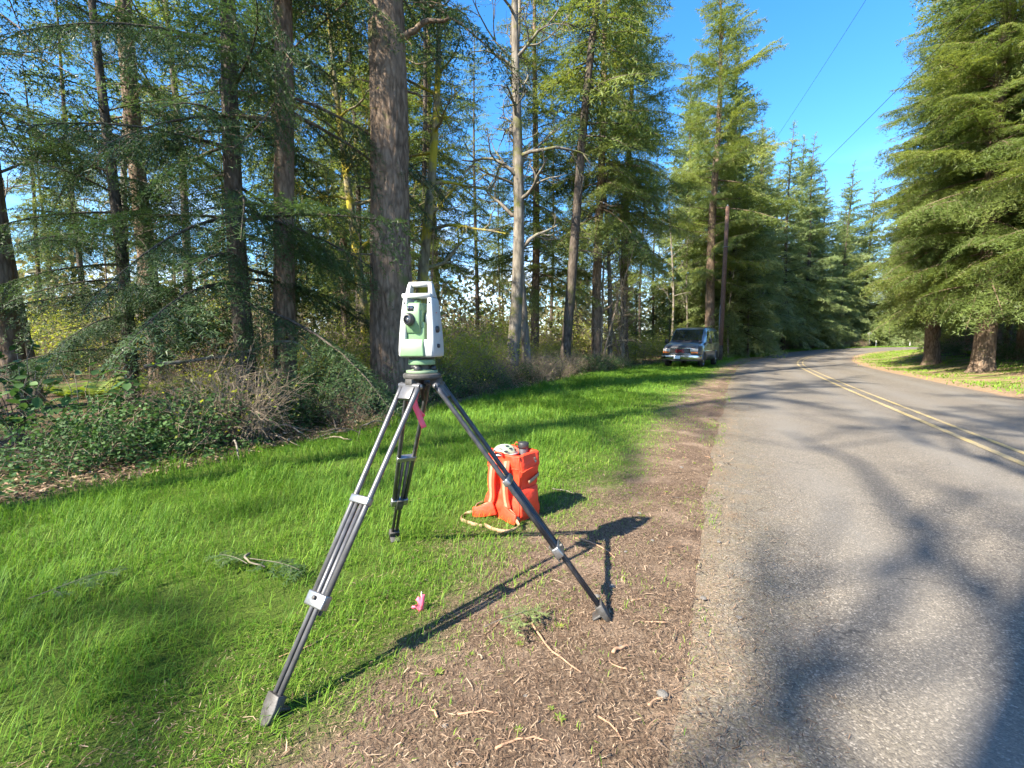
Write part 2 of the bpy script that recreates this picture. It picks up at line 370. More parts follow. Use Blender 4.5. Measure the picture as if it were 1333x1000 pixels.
# ------------------------------------------------------------------ left verge: grass merging into the needle-strewn shoulder
def grassness(x, y):
    """1 in the lawn, 0 on the bare shoulder"""
    d = grass_right(y) - x
    wob = (fbm2(x, y, 1.1, 11) - .5) * 1.1 + (fbm2(x, y, 4.0, 21) - .5) * .75
    w = .72 + .015 * np.abs(y)
    g = sstep(-w, w * 1.1, d + wob * .75)
    dl = x - grass_left(y); g = g * sstep(-.05, .5, dl + (fbm2(x, y, 2.2, 31) - .5) * .7)
    bare = np.exp(-(((x - .05) / .75) ** 2 + ((y - 2.75) / .42) ** 2)) * .42 + np.exp(-(((x - .55) / .5) ** 2 + ((y - 3.9) / .8) ** 2)) * .2
    return np.clip(g - bare * (.45 + .8 * n2(x, y, 3, 5)), 0, 1)
def verge_material():
    t = NT('verge_soil'); v = t.coord(); gm = t.attr('gm')
    n1 = t.noise(v, 9, 6, .7); n3 = t.noise(v, 120, 5, .75); n4 = t.noise(t.coord((1, .25, 1)), 90, 4, .7); n5 = t.noise(v, 2.2, 4)
    c = t.ramp(t.math('MULTIPLY', t.math('ADD', n3, n4), .5), [(.34, (.040, .027, .018)), (.46, (.120, .083, .057)), (.56, (.215, .156, .108)), (.68, (.38, .30, .22))])
    c = t.mix(t.rng(n1, .46, .72, 0, .5), c, (.10, .064, .05))
    c = t.mix(t.rng(t.noise(v, 1.1, 5), .5, .62, 0, .55), c, (.075, .050, .040))
    c = t.mix(t.rng(n5, .5, .68, 0, .7), c, (.32, .235, .17))
    grs = t.ramp(n3, [(.3, (.035, .06, .012)), (.55, (.085, .13, .022)), (.75, (.17, .19, .05))])
    c = t.mix(t.rng(t.math('ADD', gm, t.math('MULTIPLY', t.math('SUBTRACT', n1, .5), .7)), .35, .8), c, grs)
    return t.done(t.bsdf(c, .95, normal=t.bump(t.math('ADD', n3, t.math('MULTIPLY', n1, .6)), 1.0, .018), spec=.1))
vy = np.concatenate([np.arange(-8, .4, .25), np.arange(.4, 6, .05), np.arange(6, 16, .12), np.arange(16, 63, .4)])
P = []
for y in vy:
    k = np.abs(CL[:, 1] - y).argmin(); tx = CL[k, 0] + CN[k, 0] * -HALF
    # road edge at this y: walk along the centre line until the left edge has this y
    e = CL - CN * HALF; k = np.abs(e[:, 1] - y).argmin(); xe = e[k, 0] + (y - e[k, 1]) * CT[k, 0] / CT[k, 1]
    xs = np.linspace(grass_left(y) - .5, xe + .12, 110); P.append(np.stack([xs, np.full(110, y), np.zeros(110)], 1))
P = np.array(P); x, y = P[..., 0], P[..., 1]; gm = grassness(x, y)
u = np.linspace(0, 1, 110)[None]
def verge_z(x, y): return zg(x, y) + .016 * (fbm2(x, y, 2.5, 3) - .5) + .010 * (fbm2(x, y, 14, 9) - .5) + .012
zv = verge_z(x, y)
P[..., 2] = zv - .11 * (1 - sstep(0, .06, np.broadcast_to(u, x.shape))) - .022 * sstep(.93, .99, np.broadcast_to(u, x.shape))
nr, nc = x.shape; i = (np.arange(nr - 1)[:, None] * nc + np.arange(nc - 1)[None]).ravel()
o = G().add(P, np.stack([i, i + 1, i + nc + 1, i + nc], 1)).build('verge', verge_material())
a = o.data.attributes.new('gm', 'FLOAT', 'POINT'); a.data.foreach_set('value', gm.astype(np.float32).ravel())
tag(o, kind='structure')

# ------------------------------------------------------------------ road and its two yellow lines
def road_material():
    t = NT('asphalt'); v = t.coord(); of = t.attr('off')
    vo = t.n('ShaderNodeTexVoronoi'); vo.inputs['Scale'].default_value = 150; t.l(v, vo.inputs['Vector'])
    n1 = t.noise(v, 70, 4, .7); n2_ = t.noise(v, .7, 5); n3 = t.noise(v, 5, 5); n4 = t.noise(v, 260, 3, .7)
    sep = t.n('ShaderNodeSeparateColor'); t.l(vo.outputs['Color'], sep.inputs[0])
    c = t.ramp(sep.outputs[0], [(.0, (.080, .069, .056)), (.5, (.134, .115, .092)), (.85, (.182, .158, .126)), (1, (.32, .28, .23))])
    c = t.mix(t.rng(n1, .30, .52, .8, 0), c, (.042, .039, .037))
    c = t.mix(t.rng(n2_, .35, .7, 0, .35), c, (.092, .080, .067))
    c = t.mix(t.rng(n3, .55, .75, 0, .25), c, (.168, .158, .141))
    wp = t.math('ABSOLUTE', t.math('SUBTRACT', t.math('ABSOLUTE', of), 1.45)); wp = t.math('ABSOLUTE', t.math('SUBTRACT', wp, .72))
    c = t.mix(t.math('MULTIPLY', t.rng(wp, .38, .0), t.rng(n2_, .3, .6, .15, .5)), c, (.16, .15, .135))
    ck = t.n('ShaderNodeTexVoronoi', feature='DISTANCE_TO_EDGE'); ck.inputs['Scale'].default_value = .55
    wv = t.n('ShaderNodeVectorMath', operation='ADD'); nvv = t.n('ShaderNodeTexNoise'); nvv.inputs['Scale'].default_value = 2.5; nvv.inputs['Detail'].default_value = 5; t.l(v, nvv.inputs['Vector']); t.l(v, wv.inputs[0]); t.l(nvv.outputs[1], wv.inputs[1]); t.l(wv.outputs[0], ck.inputs['Vector'])
    c = t.mix(t.math('MULTIPLY', t.rng(ck.outputs[0], .006, .0), t.rng(n3, .48, .6, 0, .75)), c, (.03, .028, .026))
    edge = t.math('ADD', of, t.math('MULTIPLY', t.math('SUBTRACT', n3, .5), 1.3))
    c = t.mix(t.math('MULTIPLY', t.rng(edge, -2.5, -3.15), t.rng(n1, .45, .65, 0, .8)), c, (.095, .088, .038))
    c = t.mix(t.math('MULTIPLY', t.rng(edge, -2.8, -3.2), t.rng(n4, .45, .6)), c, (.19, .13, .085))
    c = t.mix(t.math('MULTIPLY', t.rng(edge, 2.85, 3.15), t.rng(n4, .40, .55)), c, (.21, .135, .085))
    h = t.math('ADD', t.math('MULTIPLY', vo.outputs['Distance'], -1), t.math('MULTIPLY', n4, .6))
    return t.done(t.bsdf(c, .78, normal=t.bump(h, .45, .004), spec=.3))
offs = np.concatenate([[-3.16], np.linspace(-3.08, 3.08, 15), [3.16]]); crown = -.028 * (offs / 3.1) ** 2 + .030
crown[0] -= .03; crown[-1] -= .03
wob = (fbm2(CL[:, 0], CL[:, 1], 1.3, 4) - .5) * .22
P = CL[:, None, :] + CN[:, None, :] * (offs[None, :, None] + np.where(np.abs(offs) > 3, 1, 0)[None, :, None] * wob[:, None, None])
Zr = zfar(P[..., 1]) + crown[None] + np.where(P[..., 1] > 90, (np.hypot(P[..., 0], P[..., 1]) - 90) * .012, 0)
Pr = np.concatenate([P, Zr[..., None]], -1); nr, nc = Pr.shape[:2]; i = (np.arange(nr - 1)[:, None] * nc + np.arange(nc - 1)[None]).ravel()
o = G().add(Pr, np.stack([i, i + 1, i + nc + 1, i + nc], 1)).build('road', road_material())
a = o.data.attributes.new('off', 'FLOAT', 'POINT'); a.data.foreach_set('value', np.broadcast_to(offs, Pr.shape[:2]).astype(np.float32).ravel())
tag(o, kind='structure')
def line_material():
    t = NT('yellow_road_paint'); v = t.coord(); n1 = t.noise(v, 60, 5, .75); n2_ = t.noise(v, 2.5, 4)
    c = t.mix(t.rng(t.math('ADD', n1, t.math('MULTIPLY', n2_, .35)), .50, .76), (.50, .35, .10), (.19, .17, .13))
    return t.done(t.bsdf(c, .7, spec=.3))
LM = line_material()
for off, wd in ((-.15, .09), (.12, .07)):
    k = slice(330, 900) ; C = CL[60:]; N = CN[60:]
    oo = off + np.array([-wd / 2, wd / 2]); P = C[:, None] + N[:, None] * oo[None, :, None]
    z = zfar(P[..., 1]) + .030 + .005 + np.where(P[..., 1] > 90, (np.hypot(P[..., 0], P[..., 1]) - 90) * .012, 0)
    P = np.concatenate([P, z[..., None]], -1); i = np.arange(len(P) - 1) * 2
    tag(G().add(P, np.stack([i, i + 1, i + 3, i + 2], 1)).build('road_marking', LM), kind='structure')

# ------------------------------------------------------------------ right verge
def rverge_material():
    t = NT('right_verge_soil'); v = t.coord(); of = t.attr('off')
    n1 = t.noise(v, 1.2, 5); n2_ = t.noise(v, 30, 5, .7)
    c = t.ramp(n2_, [(.3, (.10, .062, .036)), (.5, (.24, .165, .10)), (.7, (.42, .31, .20))])
    gr = t.ramp(n2_, [(.3, (.06, .085, .02)), (.6, (.15, .18, .045)), (.8, (.27, .26, .09))])
    m = t.math('MULTIPLY', t.rng(n1, .42, .58), t.rng(of, 3.5, 4.3))
    c = t.mix(m, c, gr)
    return t.done(t.bsdf(c, .95, normal=t.bump(n2_, .9, .03), spec=.1))
offs = np.linspace(3.02, 7.9, 14); C = CL[110:]; N = CN[110:]
P = C[:, None] + N[:, None] * offs[None, :, None]
z = zg(P[..., 0], P[..., 1], np.broadcast_to(offs, P.shape[:2])) + .02 - .12 * sstep(7.5, 7.9, offs)[None] + .05 * (fbm2(P[..., 0], P[..., 1], 1.5, 6) - .5) * sstep(3.2, 4, offs)[None] - .02 * (offs < 3.1)[None]
P = np.concatenate([P, z[..., None]], -1); nr, nc = P.shape[:2]; i = (np.arange(nr - 1)[:, None] * nc + np.arange(nc - 1)[None]).ravel()
o = G().add(P, np.stack([i, i + 1, i + nc + 1, i + nc], 1)).build('right_verge', rverge_material())
a = o.data.attributes.new('off', 'FLOAT', 'POINT'); a.data.foreach_set('value', np.broadcast_to(offs, P.shape[:2]).astype(np.float32).ravel())
tag(o, kind='structure')

# ------------------------------------------------------------------ grass blades
def grassmat():
    t = NT('grass_blade'); v = t.coord(); f = t.attr('rnd')
    f2 = t.math('ADD', t.math('MULTIPLY', f, .75), t.math('MULTIPLY', t.noise(v, .9, 4), .45)); f2 = t.math('SUBTRACT', f2, .10, True)
    c = t.ramp(f2, [(0, (.045, .110, .012)), (.4, (.095, .20, .017)), (.72, (.175, .27, .028)), (.88, (.22, .27, .05)), (1, (.42, .36, .16))])
    a = t.bsdf(c, .6, spec=.22); b = t.n('ShaderNodeBsdfTranslucent'); t.l(c, b.inputs[0])
    h = t.n('ShaderNodeHueSaturation'); h.inputs['Value'].default_value = 1.5; t.l(c, h.inputs['Color']); t.l(h.outputs[0], b.inputs[0])
    m = t.n('ShaderNodeMixShader'); m.inputs[0].default_value = .32; t.l(a, m.inputs[1]); t.l(b.outputs[0], m.inputs[2]); return t.done(m.outputs[0])
M['grass'] = grassmat()
rs = np.random.RandomState(7)
def blades(g, x, y, z, L, wd, rnd, lean):
    n = len(x); az = rs.rand(n) * 6.283; ln = lean * (.3 + rs.rand(n)); d = np.stack([np.cos(az), np.sin(az), np.zeros(n)], 1)
    # a common lie, as trampled grass has
    flow = fbm2(x, y, .8, 41) * 12; d[:, 0] += .8 * np.cos(flow); d[:, 1] += .8 * np.sin(flow); d = nrm(d)
    s = np.stack([-d[:, 1], d[:, 0], np.zeros(n)], 1); B = np.stack([x, y, z], 1); up = np.array([0, 0, 1.])
    m = B + d * (L * ln * .35)[:, None] + up * (L * .55)[:, None]
    tt = B + d * (L * ln * 1.0)[:, None] + up * (L * (1.0 - .38 * ln))[:, None]
    h = (wd / 2)[:, None]
    V = np.stack([B - s * h, B + s * h, m + s * h * .75, m - s * h * .75, tt], 1)
    base = np.arange(n)[:, None] * 5
    n0 = g.n; g.add(V, base + np.array([[0, 1, 2, 3]]), 0, rnd)
    g.f.append(base + np.array([[3, 2, 4]]) + n0); g.m.append(np.zeros(n)); g.r.append(np.broadcast_to(rnd, (n,)))
g = G()
for y0, y1, dens, Lm, wm in ((.5, 2.2, 5200, 1.0, .0034), (2.2, 4, 4200, 1.0, .0040), (4, 7, 2500, 1.05, .0058), (7, 12, 1150, 1.1, .0095), (12, 22, 700, 1.1, .012), (22, 45, 300, 1.15, .021)):
    xa = max(grass_left(y0), -1.25 * y1 - 1.2) - .3; xb = grass_right(y1) + 1.3
    n = int((xb - xa) * (y1 - y0) * dens); x = xa + rs.rand(n) * (xb - xa); y = y0 + rs.rand(n) * (y1 - y0)
    ok = (x > -1.2 * y - 1.2) & (x > grass_left(y) - .3); x, y = x[ok], y[ok]
    gmv = grassness(x, y); cl = fbm2(x, y, 6, 51)
    ok = rs.rand(len(x)) < np.clip(gmv * 1.1 - .05, 0, 1) * (.25 + 1.3 * cl) * (1 - .55 * (fbm2(x, y, 1.7, 66) > .62)) + (.03 + .42 * sstep(.44, .62, fbm2(x, y, 1.9, 88))) * (cl > .44) * (gmv < .6) * .6
    ok &= road_off(x, y) < -3.0
    x, y, gmv, cl = x[ok], y[ok], gmv[ok], cl[ok]
    lush = sstep(-.2, 1.5, grass_right(y) - x) * (.55 + .9 * fbm2(x, y, .7, 61))
    tuft = np.clip((fbm2(x, y, 3.2, 55) - .45) * 4, 0, 1.3); L = (.030 + .118 * lush * (.35 + cl) * (.55 + .9 * tuft)) * (.4 + 1.1 * rs.rand(len(x)) ** 1.3) * Lm
    rnd = np.clip(rs.rand(len(x)) ** 1.7 * .72 + .25 * (rs.rand(len(x)) < .06) + .35 * np.clip(fbm2(x, y, 1.3, 77) - .5, 0, 1) + .38 * (1 - lush) * rs.rand(len(x)) + .22 * (gmv < .4) * rs.rand(len(x)), 0, 1)
    blades(g, x, y, verge_z(x, y) - .008, L, wm * .85 * (.7 + .7 * rs.rand(len(x))), rnd, .5 + 1.0 * rs.rand(len(x)))
tag(g.build('verge_grass', M['grass'], smooth=False), 'vivid green grass covering the roadside verge', 'grass', kind='stuff')
g = G()
n = 26000; k = rs.randint(165, 430, n); of = 3.7 + rs.rand(n) ** 1.3 * 4.2; p = CL[k] + CN[k] * of[:, None] + rs.randn(n, 2) * .3
keep = fbm2(p[:, 0], p[:, 1], .9, 71) > .46; p = p[keep]; of = of[keep]
blades(g, p[:, 0], p[:, 1], zg(p[:, 0], p[:, 1]) + .0, .05 + .09 * rs.rand(len(p)), .02 + .02 * rs.rand(len(p)), np.clip(.35 + .55 * rs.rand(len(p)), 0, 1), .6 + .5 * rs.rand(len(p)))
n = 9000; k = rs.randint(290, 470, n); of = -3.4 - rs.rand(n) ** 1.4 * 3.0; p = CL[k] + CN[k] * of[:, None]
blades(g, p[:, 0], p[:, 1], zg(p[:, 0], p[:, 1]) - .01, .10 + .1 * rs.rand(n), .04 + .03 * rs.rand(n), np.clip(.2 + .5 * rs.rand(n), 0, 1), .5 + .5 * rs.rand(n))
tag(g.build('far_verge_grass', M['grass'], smooth=False), 'thin yellowing grass along the far road edges', 'grass', kind='stuff')

# ------------------------------------------------------------------ needle and twig litter on the shoulder
def littermat():
    t = NT('needle_litter'); c = t.ramp(t.attr('rnd'), [(0, (.045, .028, .018)), (.35, (.125, .080, .052)), (.7, (.24, .16, .105)), (1, (.41, .305, .21))])
    return t.done(t.bsdf(c, .85, spec=.15))
M['litter'] = littermat()
def sticks(g, x, y, z, L, wd, rnd):
    n = len(x); az = rs.rand(n) * 6.283; d = np.stack([np.cos(az), np.sin(az), rs.randn(n) * .16], 1); s = np.stack([-d[:, 1], d[:, 0], np.zeros(n)], 1)
    c = np.stack([x, y, z], 1); hl = d * (L / 2)[:, None]; hw = s * (wd / 2)[:, None]; bend = np.array([0, 0, 1.]) * (L * .06)[:, None] + s * (L * .12 * rs.randn(n))[:, None]
    V = np.stack([c - hl - hw, c - hl + hw, c + bend + hw, c + bend - hw, c + hl], 1); b = np.arange(n)[:, None] * 5; n0 = g.n
    g.add(V, b + np.array([[0, 1, 2, 3]]), 0, rnd); g.f.append(b + np.array([[3, 2, 4]]) + n0); g.m.append(np.zeros(n)); g.r.append(np.broadcast_to(rnd, (n,)))
g = G()
for y0, y1, n, sc in ((.6, 2.2, 46000, 1.), (2.2, 4.5, 36000, 1.2), (4.5, 9, 22000, 1.9), (9, 20, 10000, 3.4)):
    y = y0 + rs.rand(n) * (y1 - y0); x = grass_right(y) - 1.0 + rs.rand(n) * 2.6; gmv = grassness(x, y); o = road_off(x, y)
    pr = (1 - .75 * gmv) * np.where(o > -3.1, np.exp(-(o + 3.1) / .30) * .8, 1) * (.35 + 1.2 * fbm2(x, y, 2.5, 81)); ok = rs.rand(n) < pr; x, y, o = x[ok], y[ok], o[ok]; n = len(x)
    z = np.maximum(verge_z(x, y), np.where(o > -3.12, .006 + zfar(y), -1)) + .003 + .006 * rs.rand(n)
    big = rs.rand(n) < .045
    sticks(g, x, y, z, (.010 + .018 * rs.rand(n) + big * .045 * rs.rand(n)) * sc ** .6, (.0011 + .0012 * rs.rand(n) + big * .0016) * sc, rs.rand(n) ** 1.35)
tag(g.build('needle_litter', M['litter'], smooth=False), 'brown fir needles and twig scraps on the shoulder', 'litter', kind='stuff')
# ------------------------------------------------------------------ conifers
def bough(L, seed, nl=.055, nw=.013, gap=.05, droop=.18, hang=.35, sec=.42, sgap=.10, tert=True, bare=.12):
    """one feathery branch along +x: (needle triangles, wood polyline)"""
    r = np.random.RandomState(seed)
    ax = lambda t: np.stack([t, .05 * L * np.sin(t / L * 3 + seed) * t / L, -droop * L * (t / L) ** 2 + .05 * L * np.sin(t / L * 2.5)], -1)
    t = np.arange(bare * L, L, sgap / 2); t = t + r.randn(len(t)) * sgap * .2; t = np.clip(t, 0, L * .985); n = len(t)
    side = np.where(np.arange(n) % 2, 1, -1.); f = t / L
    ln = sec * L * np.clip(1.15 - f, .05, 1) ** .8 * np.minimum(1, .35 + f * 2.2) * (.35 + .95 * r.rand(n)); ln = np.maximum(ln * np.where(r.rand(n) < .14, .25, 1), .08)
    an = np.radians(52 + r.randn(n) * 9); d = nrm(np.stack([np.cos(an), side * np.sin(an), -.12 - .25 * r.rand(n)], 1))
    TW = [(ax(t), d, ln)]
    m = int(L / .1) + 2; ta = np.linspace(bare * L, L, m)[:-1]; pa = ax(ta); TW.append((pa, nrm(np.diff(ax(np.linspace(bare * L, L, m)), axis=0)), np.full(len(ta), L / m * 1.05)))
    if tert:
        k = np.maximum((ln / (sgap * 1.0)).astype(int), 1); I = np.repeat(np.arange(n), k); s = r.rand(len(I)) * .9 + .05
        p = TW[0][0][I] + d[I] * (ln[I] * s)[:, None] + np.array([0, 0, -1.]) * (hang * ln[I] * s ** 2)[:, None]
        sd = np.where(r.rand(len(I)) < .5, 1, -1.); w = nrm(np.cross(d[I], [0, 0, 1.])); a2 = np.radians(48 + r.randn(len(I)) * 10)
        d2 = nrm(d[I] * np.cos(a2)[:, None] + w * (sd * np.sin(a2))[:, None] + np.array([0, 0, -.7]) * r.rand(len(I), 1) ** 2 + r.randn(len(I), 3) * .12)
        l2 = np.clip(ln[I] * .42 * (1.1 - s) + .05, .05, .6) * (.6 + .7 * r.rand(len(I))); TW.append((p, d2, l2))
    T = []
    for p, dd, ll in TW:
        k = np.maximum((ll / gap).astype(int), 1); I = np.repeat(np.arange(len(ll)), k); j = np.concatenate([np.arange(q) for q in k]); s = (j + r.rand(len(j))) / k[I]
        q = p[I] + dd[I] * (ll[I] * s)[:, None] + np.array([0, 0, -1.]) * (hang * ll[I] * s ** 2)[:, None]
        w = nrm(np.cross(dd[I], [0, 0, 1.]) + r.randn(len(I), 3) * .15)
        for sd in (1, -1):
            nd = nrm(dd[I] * .72 + w * sd * .62 + r.randn(len(I), 3) * .36 + np.array([0, 0, -.10])); l = nl * (.65 + .6 * r.rand(len(I)))[:, None]
            T.append(np.stack([q - dd[I] * nw, q + dd[I] * nw, q + nd * l], 1))
    wood = [(ax(np.linspace(0, L, 7)), np.linspace(.010 + .0075 * L, .004, 7))]
    for i in range(0, n, 3 if tert else 6):
        s = np.linspace(0, 1, 3)[:, None]; wood.append((TW[0][0][i] + d[i] * ln[i] * s + np.array([0, 0, -1.]) * hang * ln[i] * s ** 2, np.array([.005, .004, .002]) * (.6 + .25 * L)))
    return np.concatenate(T), wood

def trunk_mesh(H, r0, rtop, seed, n=20, rings=40, flare=.5, lean=(0, 0), sway=.12, ridge=0., z0=-.4, zdet=None):
    r = np.random.RandomState(seed); zz = np.concatenate([np.linspace(z0, 1.2, rings // 3), np.linspace(1.2, H, rings)[1:]]) if zdet is None else np.concatenate([np.linspace(z0, zdet, rings), np.linspace(zdet, H, 24)[1:]])
    ph = r.rand(4) * 6; cx = sway * (np.sin(zz * .35 + ph[0]) - math.sin(ph[0])) + lean[0] * zz; cy = sway * (np.sin(zz * .3 + ph[1]) - math.sin(ph[1])) + lean[1] * zz
    rad = rtop + (r0 - rtop) * np.clip(1 - zz / H, 0, 1) ** .85; rad = rad * (1 + flare * np.exp(-np.maximum(zz, 0) / .35))
    P = np.stack([cx, cy, zz], 1); a = np.arange(n) * 2 * math.pi / n
    rr = rad[:, None] * (1 + .05 * vnoise(np.stack(np.broadcast_arrays(np.cos(a)[None] * 1.2 + seed, np.sin(a)[None] * 1.2, zz[:, None] * .5), -1)))
    lob = 1 + .16 * np.exp(-np.maximum(zz, 0) / .3)[:, None] * np.cos(a * 5 + ph[2])[None]
    if ridge:
        k = 5.5; w = .5 * vnoise(np.stack(np.broadcast_arrays(np.cos(a)[None] * k, np.sin(a)[None] * k, zz[:, None] * 1.1 + seed), -1)) + .5 * vnoise(np.stack(np.broadcast_arrays(np.cos(a)[None] * k * 2.4, np.sin(a)[None] * k * 2.4, zz[:, None] * 3 + seed), -1))
        rr = rr + ridge * (np.abs(w - .5) * 4 - .6).clip(-1, .6)
    rr = rr * lob
    V = np.stack([cx[:, None] + rr * np.cos(a), cy[:, None] + rr * np.sin(a), np.broadcast_to(zz[:, None], rr.shape)], -1)
    k = len(zz); i = np.arange(k - 1)[:, None] * n; j = np.arange(n)[None]; j2 = (j + 1) % n
    F = np.stack([i + j, i + j2, i + n + j2, i + n + j], -1).reshape(-1, 4)
    return V.reshape(-1, 3), F, P, rad

def conifer(seed, H, cb, Lmax, r0, nl, nw, gap, leafm, barkm, dz=.45, droop=.2, hang=.35, sec=.42, sgap=.1, tert=True, flare=.35, top_up=25, low_down=-18,
            lean=(0, 0), dead=30, nb=4, skip=.12, power=.75, ridge=0., seg=18, az_bias=None, det_z=None, low_taper=1.0, gap_z=99):
    """returns [(part, mesh, kind)] for a whole tree"""
    r = np.random.RandomState(seed)
    V, F, P, rad = trunk_mesh(H, r0, .015, seed, seg, 46, flare, lean, .10, ridge)
    gt = G().add(V, F); gl = G(); gc = G(); lib = {}
    def tmpl(L, coarse):
        q = min((1., 1.5, 2.2, 3.2, 4.4), key=lambda c: abs(c - L)); key = (q, r.randint(3), coarse)
        if key not in lib:
            m = 2.2 if coarse else 1.
            lib[key] = bough(q, seed * 31 + int(q * 10) + key[1] * 7, nl * m ** .8, nw * m, gap * m, droop, hang, sec, sgap * (1.6 if coarse else 1), tert and not coarse or (tert and q < 2)), q
        return lib[key]
    def put(z, L, az, el):
        px, py = np.interp(z, P[:, 2], P[:, 0]), np.interp(z, P[:, 2], P[:, 1]); (T, wd), q = tmpl(L, det_z is not None and z > det_z); s = L / q
        e = R(el); ca, sa, ce, se = math.cos(az), math.sin(az), math.cos(e), math.sin(e); roll = r.randn() * .32
        Rm = np.array([[ca, -sa, 0], [sa, ca, 0], [0, 0, 1]]) @ np.array([[ce, 0, -se], [0, 1, 0], [se, 0, ce]]) @ np.array([[1, 0, 0], [0, math.cos(roll), -math.sin(roll)], [0, math.sin(roll), math.cos(roll)]])
        o = np.array([px, py, z]); gc.tris((T.reshape(-1, 3) * s) @ Rm.T + o, 0, None); gc.r[-1] = np.repeat(r.rand(), len(T)) * .7 + r.rand(len(T)) * .3
        for wp, wr in wd: add_tube(gl, (wp * s) @ Rm.T + o, wr * s, 4 if len(wp) > 3 else 3, cap=False)
    z = cb; az = r.rand() * 6
    while z < H - .15:
        f = (z - cb) / (H - cb); base = Lmax * (1 - f) ** power * (low_taper + (1 - low_taper) * min(1, f * 5))
        nbr = nb if f < .85 else 3
        for b in range(nbr):
            az += 2.399 + r.randn() * .3
            if r.rand() < (skip if z < gap_z else max(skip, .42)): continue
            L = max(base * (.65 + .5 * r.rand()), .35)
            if az_bias is not None: L *= 1 + az_bias[1] * math.cos(az - az_bias[0])
            put(z + r.randn() * dz * .3, L, az, low_down + (top_up - low_down) * f + r.randn() * 11)
        z += dz * (1.0 - .45 * f) * (.8 + .4 * r.rand())
    put(H - .3, .6, 0, 80)
    for _ in range(dead):
        zz = .8 + r.rand() * (cb + (H - cb) * .35 - .8); a = r.rand() * 6.283; L = .3 + r.rand() ** 2 * 1.6; px, py = np.interp(zz, P[:, 2], P[:, 0]), np.interp(zz, P[:, 2], P[:, 1])
        s = np.linspace(0, 1, 5); pts = np.stack([px + np.cos(a) * L * s, py + np.sin(a) * L * s, zz - .25 * L * s ** 2 + .05 * r.randn(5) * s], 1); add_tube(gl, pts, np.linspace(.014, .004, 5), 4, cap=False)
        for _k in range(3):
            s0 = .3 + .6 * r.rand(); b = pts[0] + (pts[-1] - pts[0]) * s0; dd = np.array([math.cos(a + r.randn()), math.sin(a + r.randn()), -.4 * r.rand()]) * L * .35; add_tube(gl, [b, b + dd * .5, b + dd + [0, 0, -.05]], [.006, .004, .002], 3, cap=False)
    return [('trunk', gt.mesh('trunk', barkm), None), ('limbs', gl.mesh('limbs', barkm), 'stuff'), ('crown', gc.mesh('crown', leafm, False), 'stuff')]

def place(parts, name, x, y, rz, label, cat, group=None, s=1.0, sz=None, dz=0.0, tilt=None):
    o = empty(name, (x, y, zg1(x, y) - .05 + dz), rz, label, cat, group); o.scale = (s, s, sz or s)
    if tilt: o.rotation_euler = (tilt[0], tilt[1], rz)
    for nm, me, kd in parts: spawn(nm, me, o, kd)
    return o

# ------------------------------------------------------------------ leafless broadleaf trees
def bare_tree(seed, H, r0, barkm, lean=(0, 0), limbs=14, first=.3, spread=.8, twig=1.0, leaf=None, leafn=0, droop=0., fork=None, up=.5, seg=14, leafsize=.05, stems=1, maxlev=3):
    r = np.random.RandomState(seed); gt = G(); gl = G(); gf = G(); tips = []
    for st in range(stems):
        lx, ly = (lean if st == 0 else (r.randn() * .16, r.randn() * .16)); h = H * (1 if st == 0 else .6 + .3 * r.rand())
        V, F, P, rad = trunk_mesh(h, r0 * (1 if st == 0 else .7), .012, seed + st, seg, 40, .3, (lx, ly), .18, .0)
        gt.add(V, F)
        def branch(p, d, L, rr, lev):
            n = 7 if lev < 2 else 5; pts = [p]; dd = d.copy(); st_ = L / (n - 1)
            for i in range(n - 1):
                dd = nrm(dd + r.randn(3) * (.16 + .05 * lev) + np.array([0, 0, up * .10 - droop * .18 * (i / n)])); pts.append(pts[-1] + dd * st_)
            pts = np.array(pts); add_tube(gl, pts, np.linspace(rr, max(rr * .3, .0018), n), (7, 5, 4, 3)[min(lev, 3)], cap=False)
            if lev >= maxlev: tips.append(pts[-1]); tips.append(pts[n // 2]); return
            for c in range(int((3.2 + r.rand() * 3.5) * (twig if lev else 1))):
                f = .25 + .75 * r.rand(); k = min(int(f * (n - 1)), n - 2); q = pts[k] + (pts[k + 1] - pts[k]) * (f * (n - 1) - k)
                ax = nrm(np.cross(dd, r.randn(3))); a = R(35 + r.rand() * 30); nd = nrm((pts[k + 1] - pts[k])); nd = nrm(nd * math.cos(a) + ax * math.sin(a))
                branch(q, nd, L * (.35 + .3 * r.rand()) * (1.1 - .4 * f), rr * .48 * (1.15 - .5 * f), lev + 1)
        for i in range(limbs):
            f = first + (1 - first) * (i + r.rand()) / limbs; z = f * h * .97; p = np.array([np.interp(z, P[:, 2], P[:, 0]), np.interp(z, P[:, 2], P[:, 1]), z]); a = i * 2.4 + r.rand() * .8
            el = up * (.4 + .8 * r.rand()); branch(p, nrm(np.array([math.cos(a), math.sin(a), el])), h * .30 * spread * (1.15 - .75 * f) * (.6 + .6 * r.rand()), np.interp(z, P[:, 2], rad) * .48, 1)
    out = [('trunk', gt.mesh('trunk', barkm), None), ('limbs', gl.mesh('limbs', barkm), 'stuff')]
    if leafn:
        tp = np.array(tips); k = r.randint(0, len(tp), leafn); c = tp[k] + r.randn(leafn, 3) * .12; gf = G(); leaves(gf, c, leafsize, r); out.append(('crown', gf.mesh('crown', leaf, False), 'stuff'))
    return out

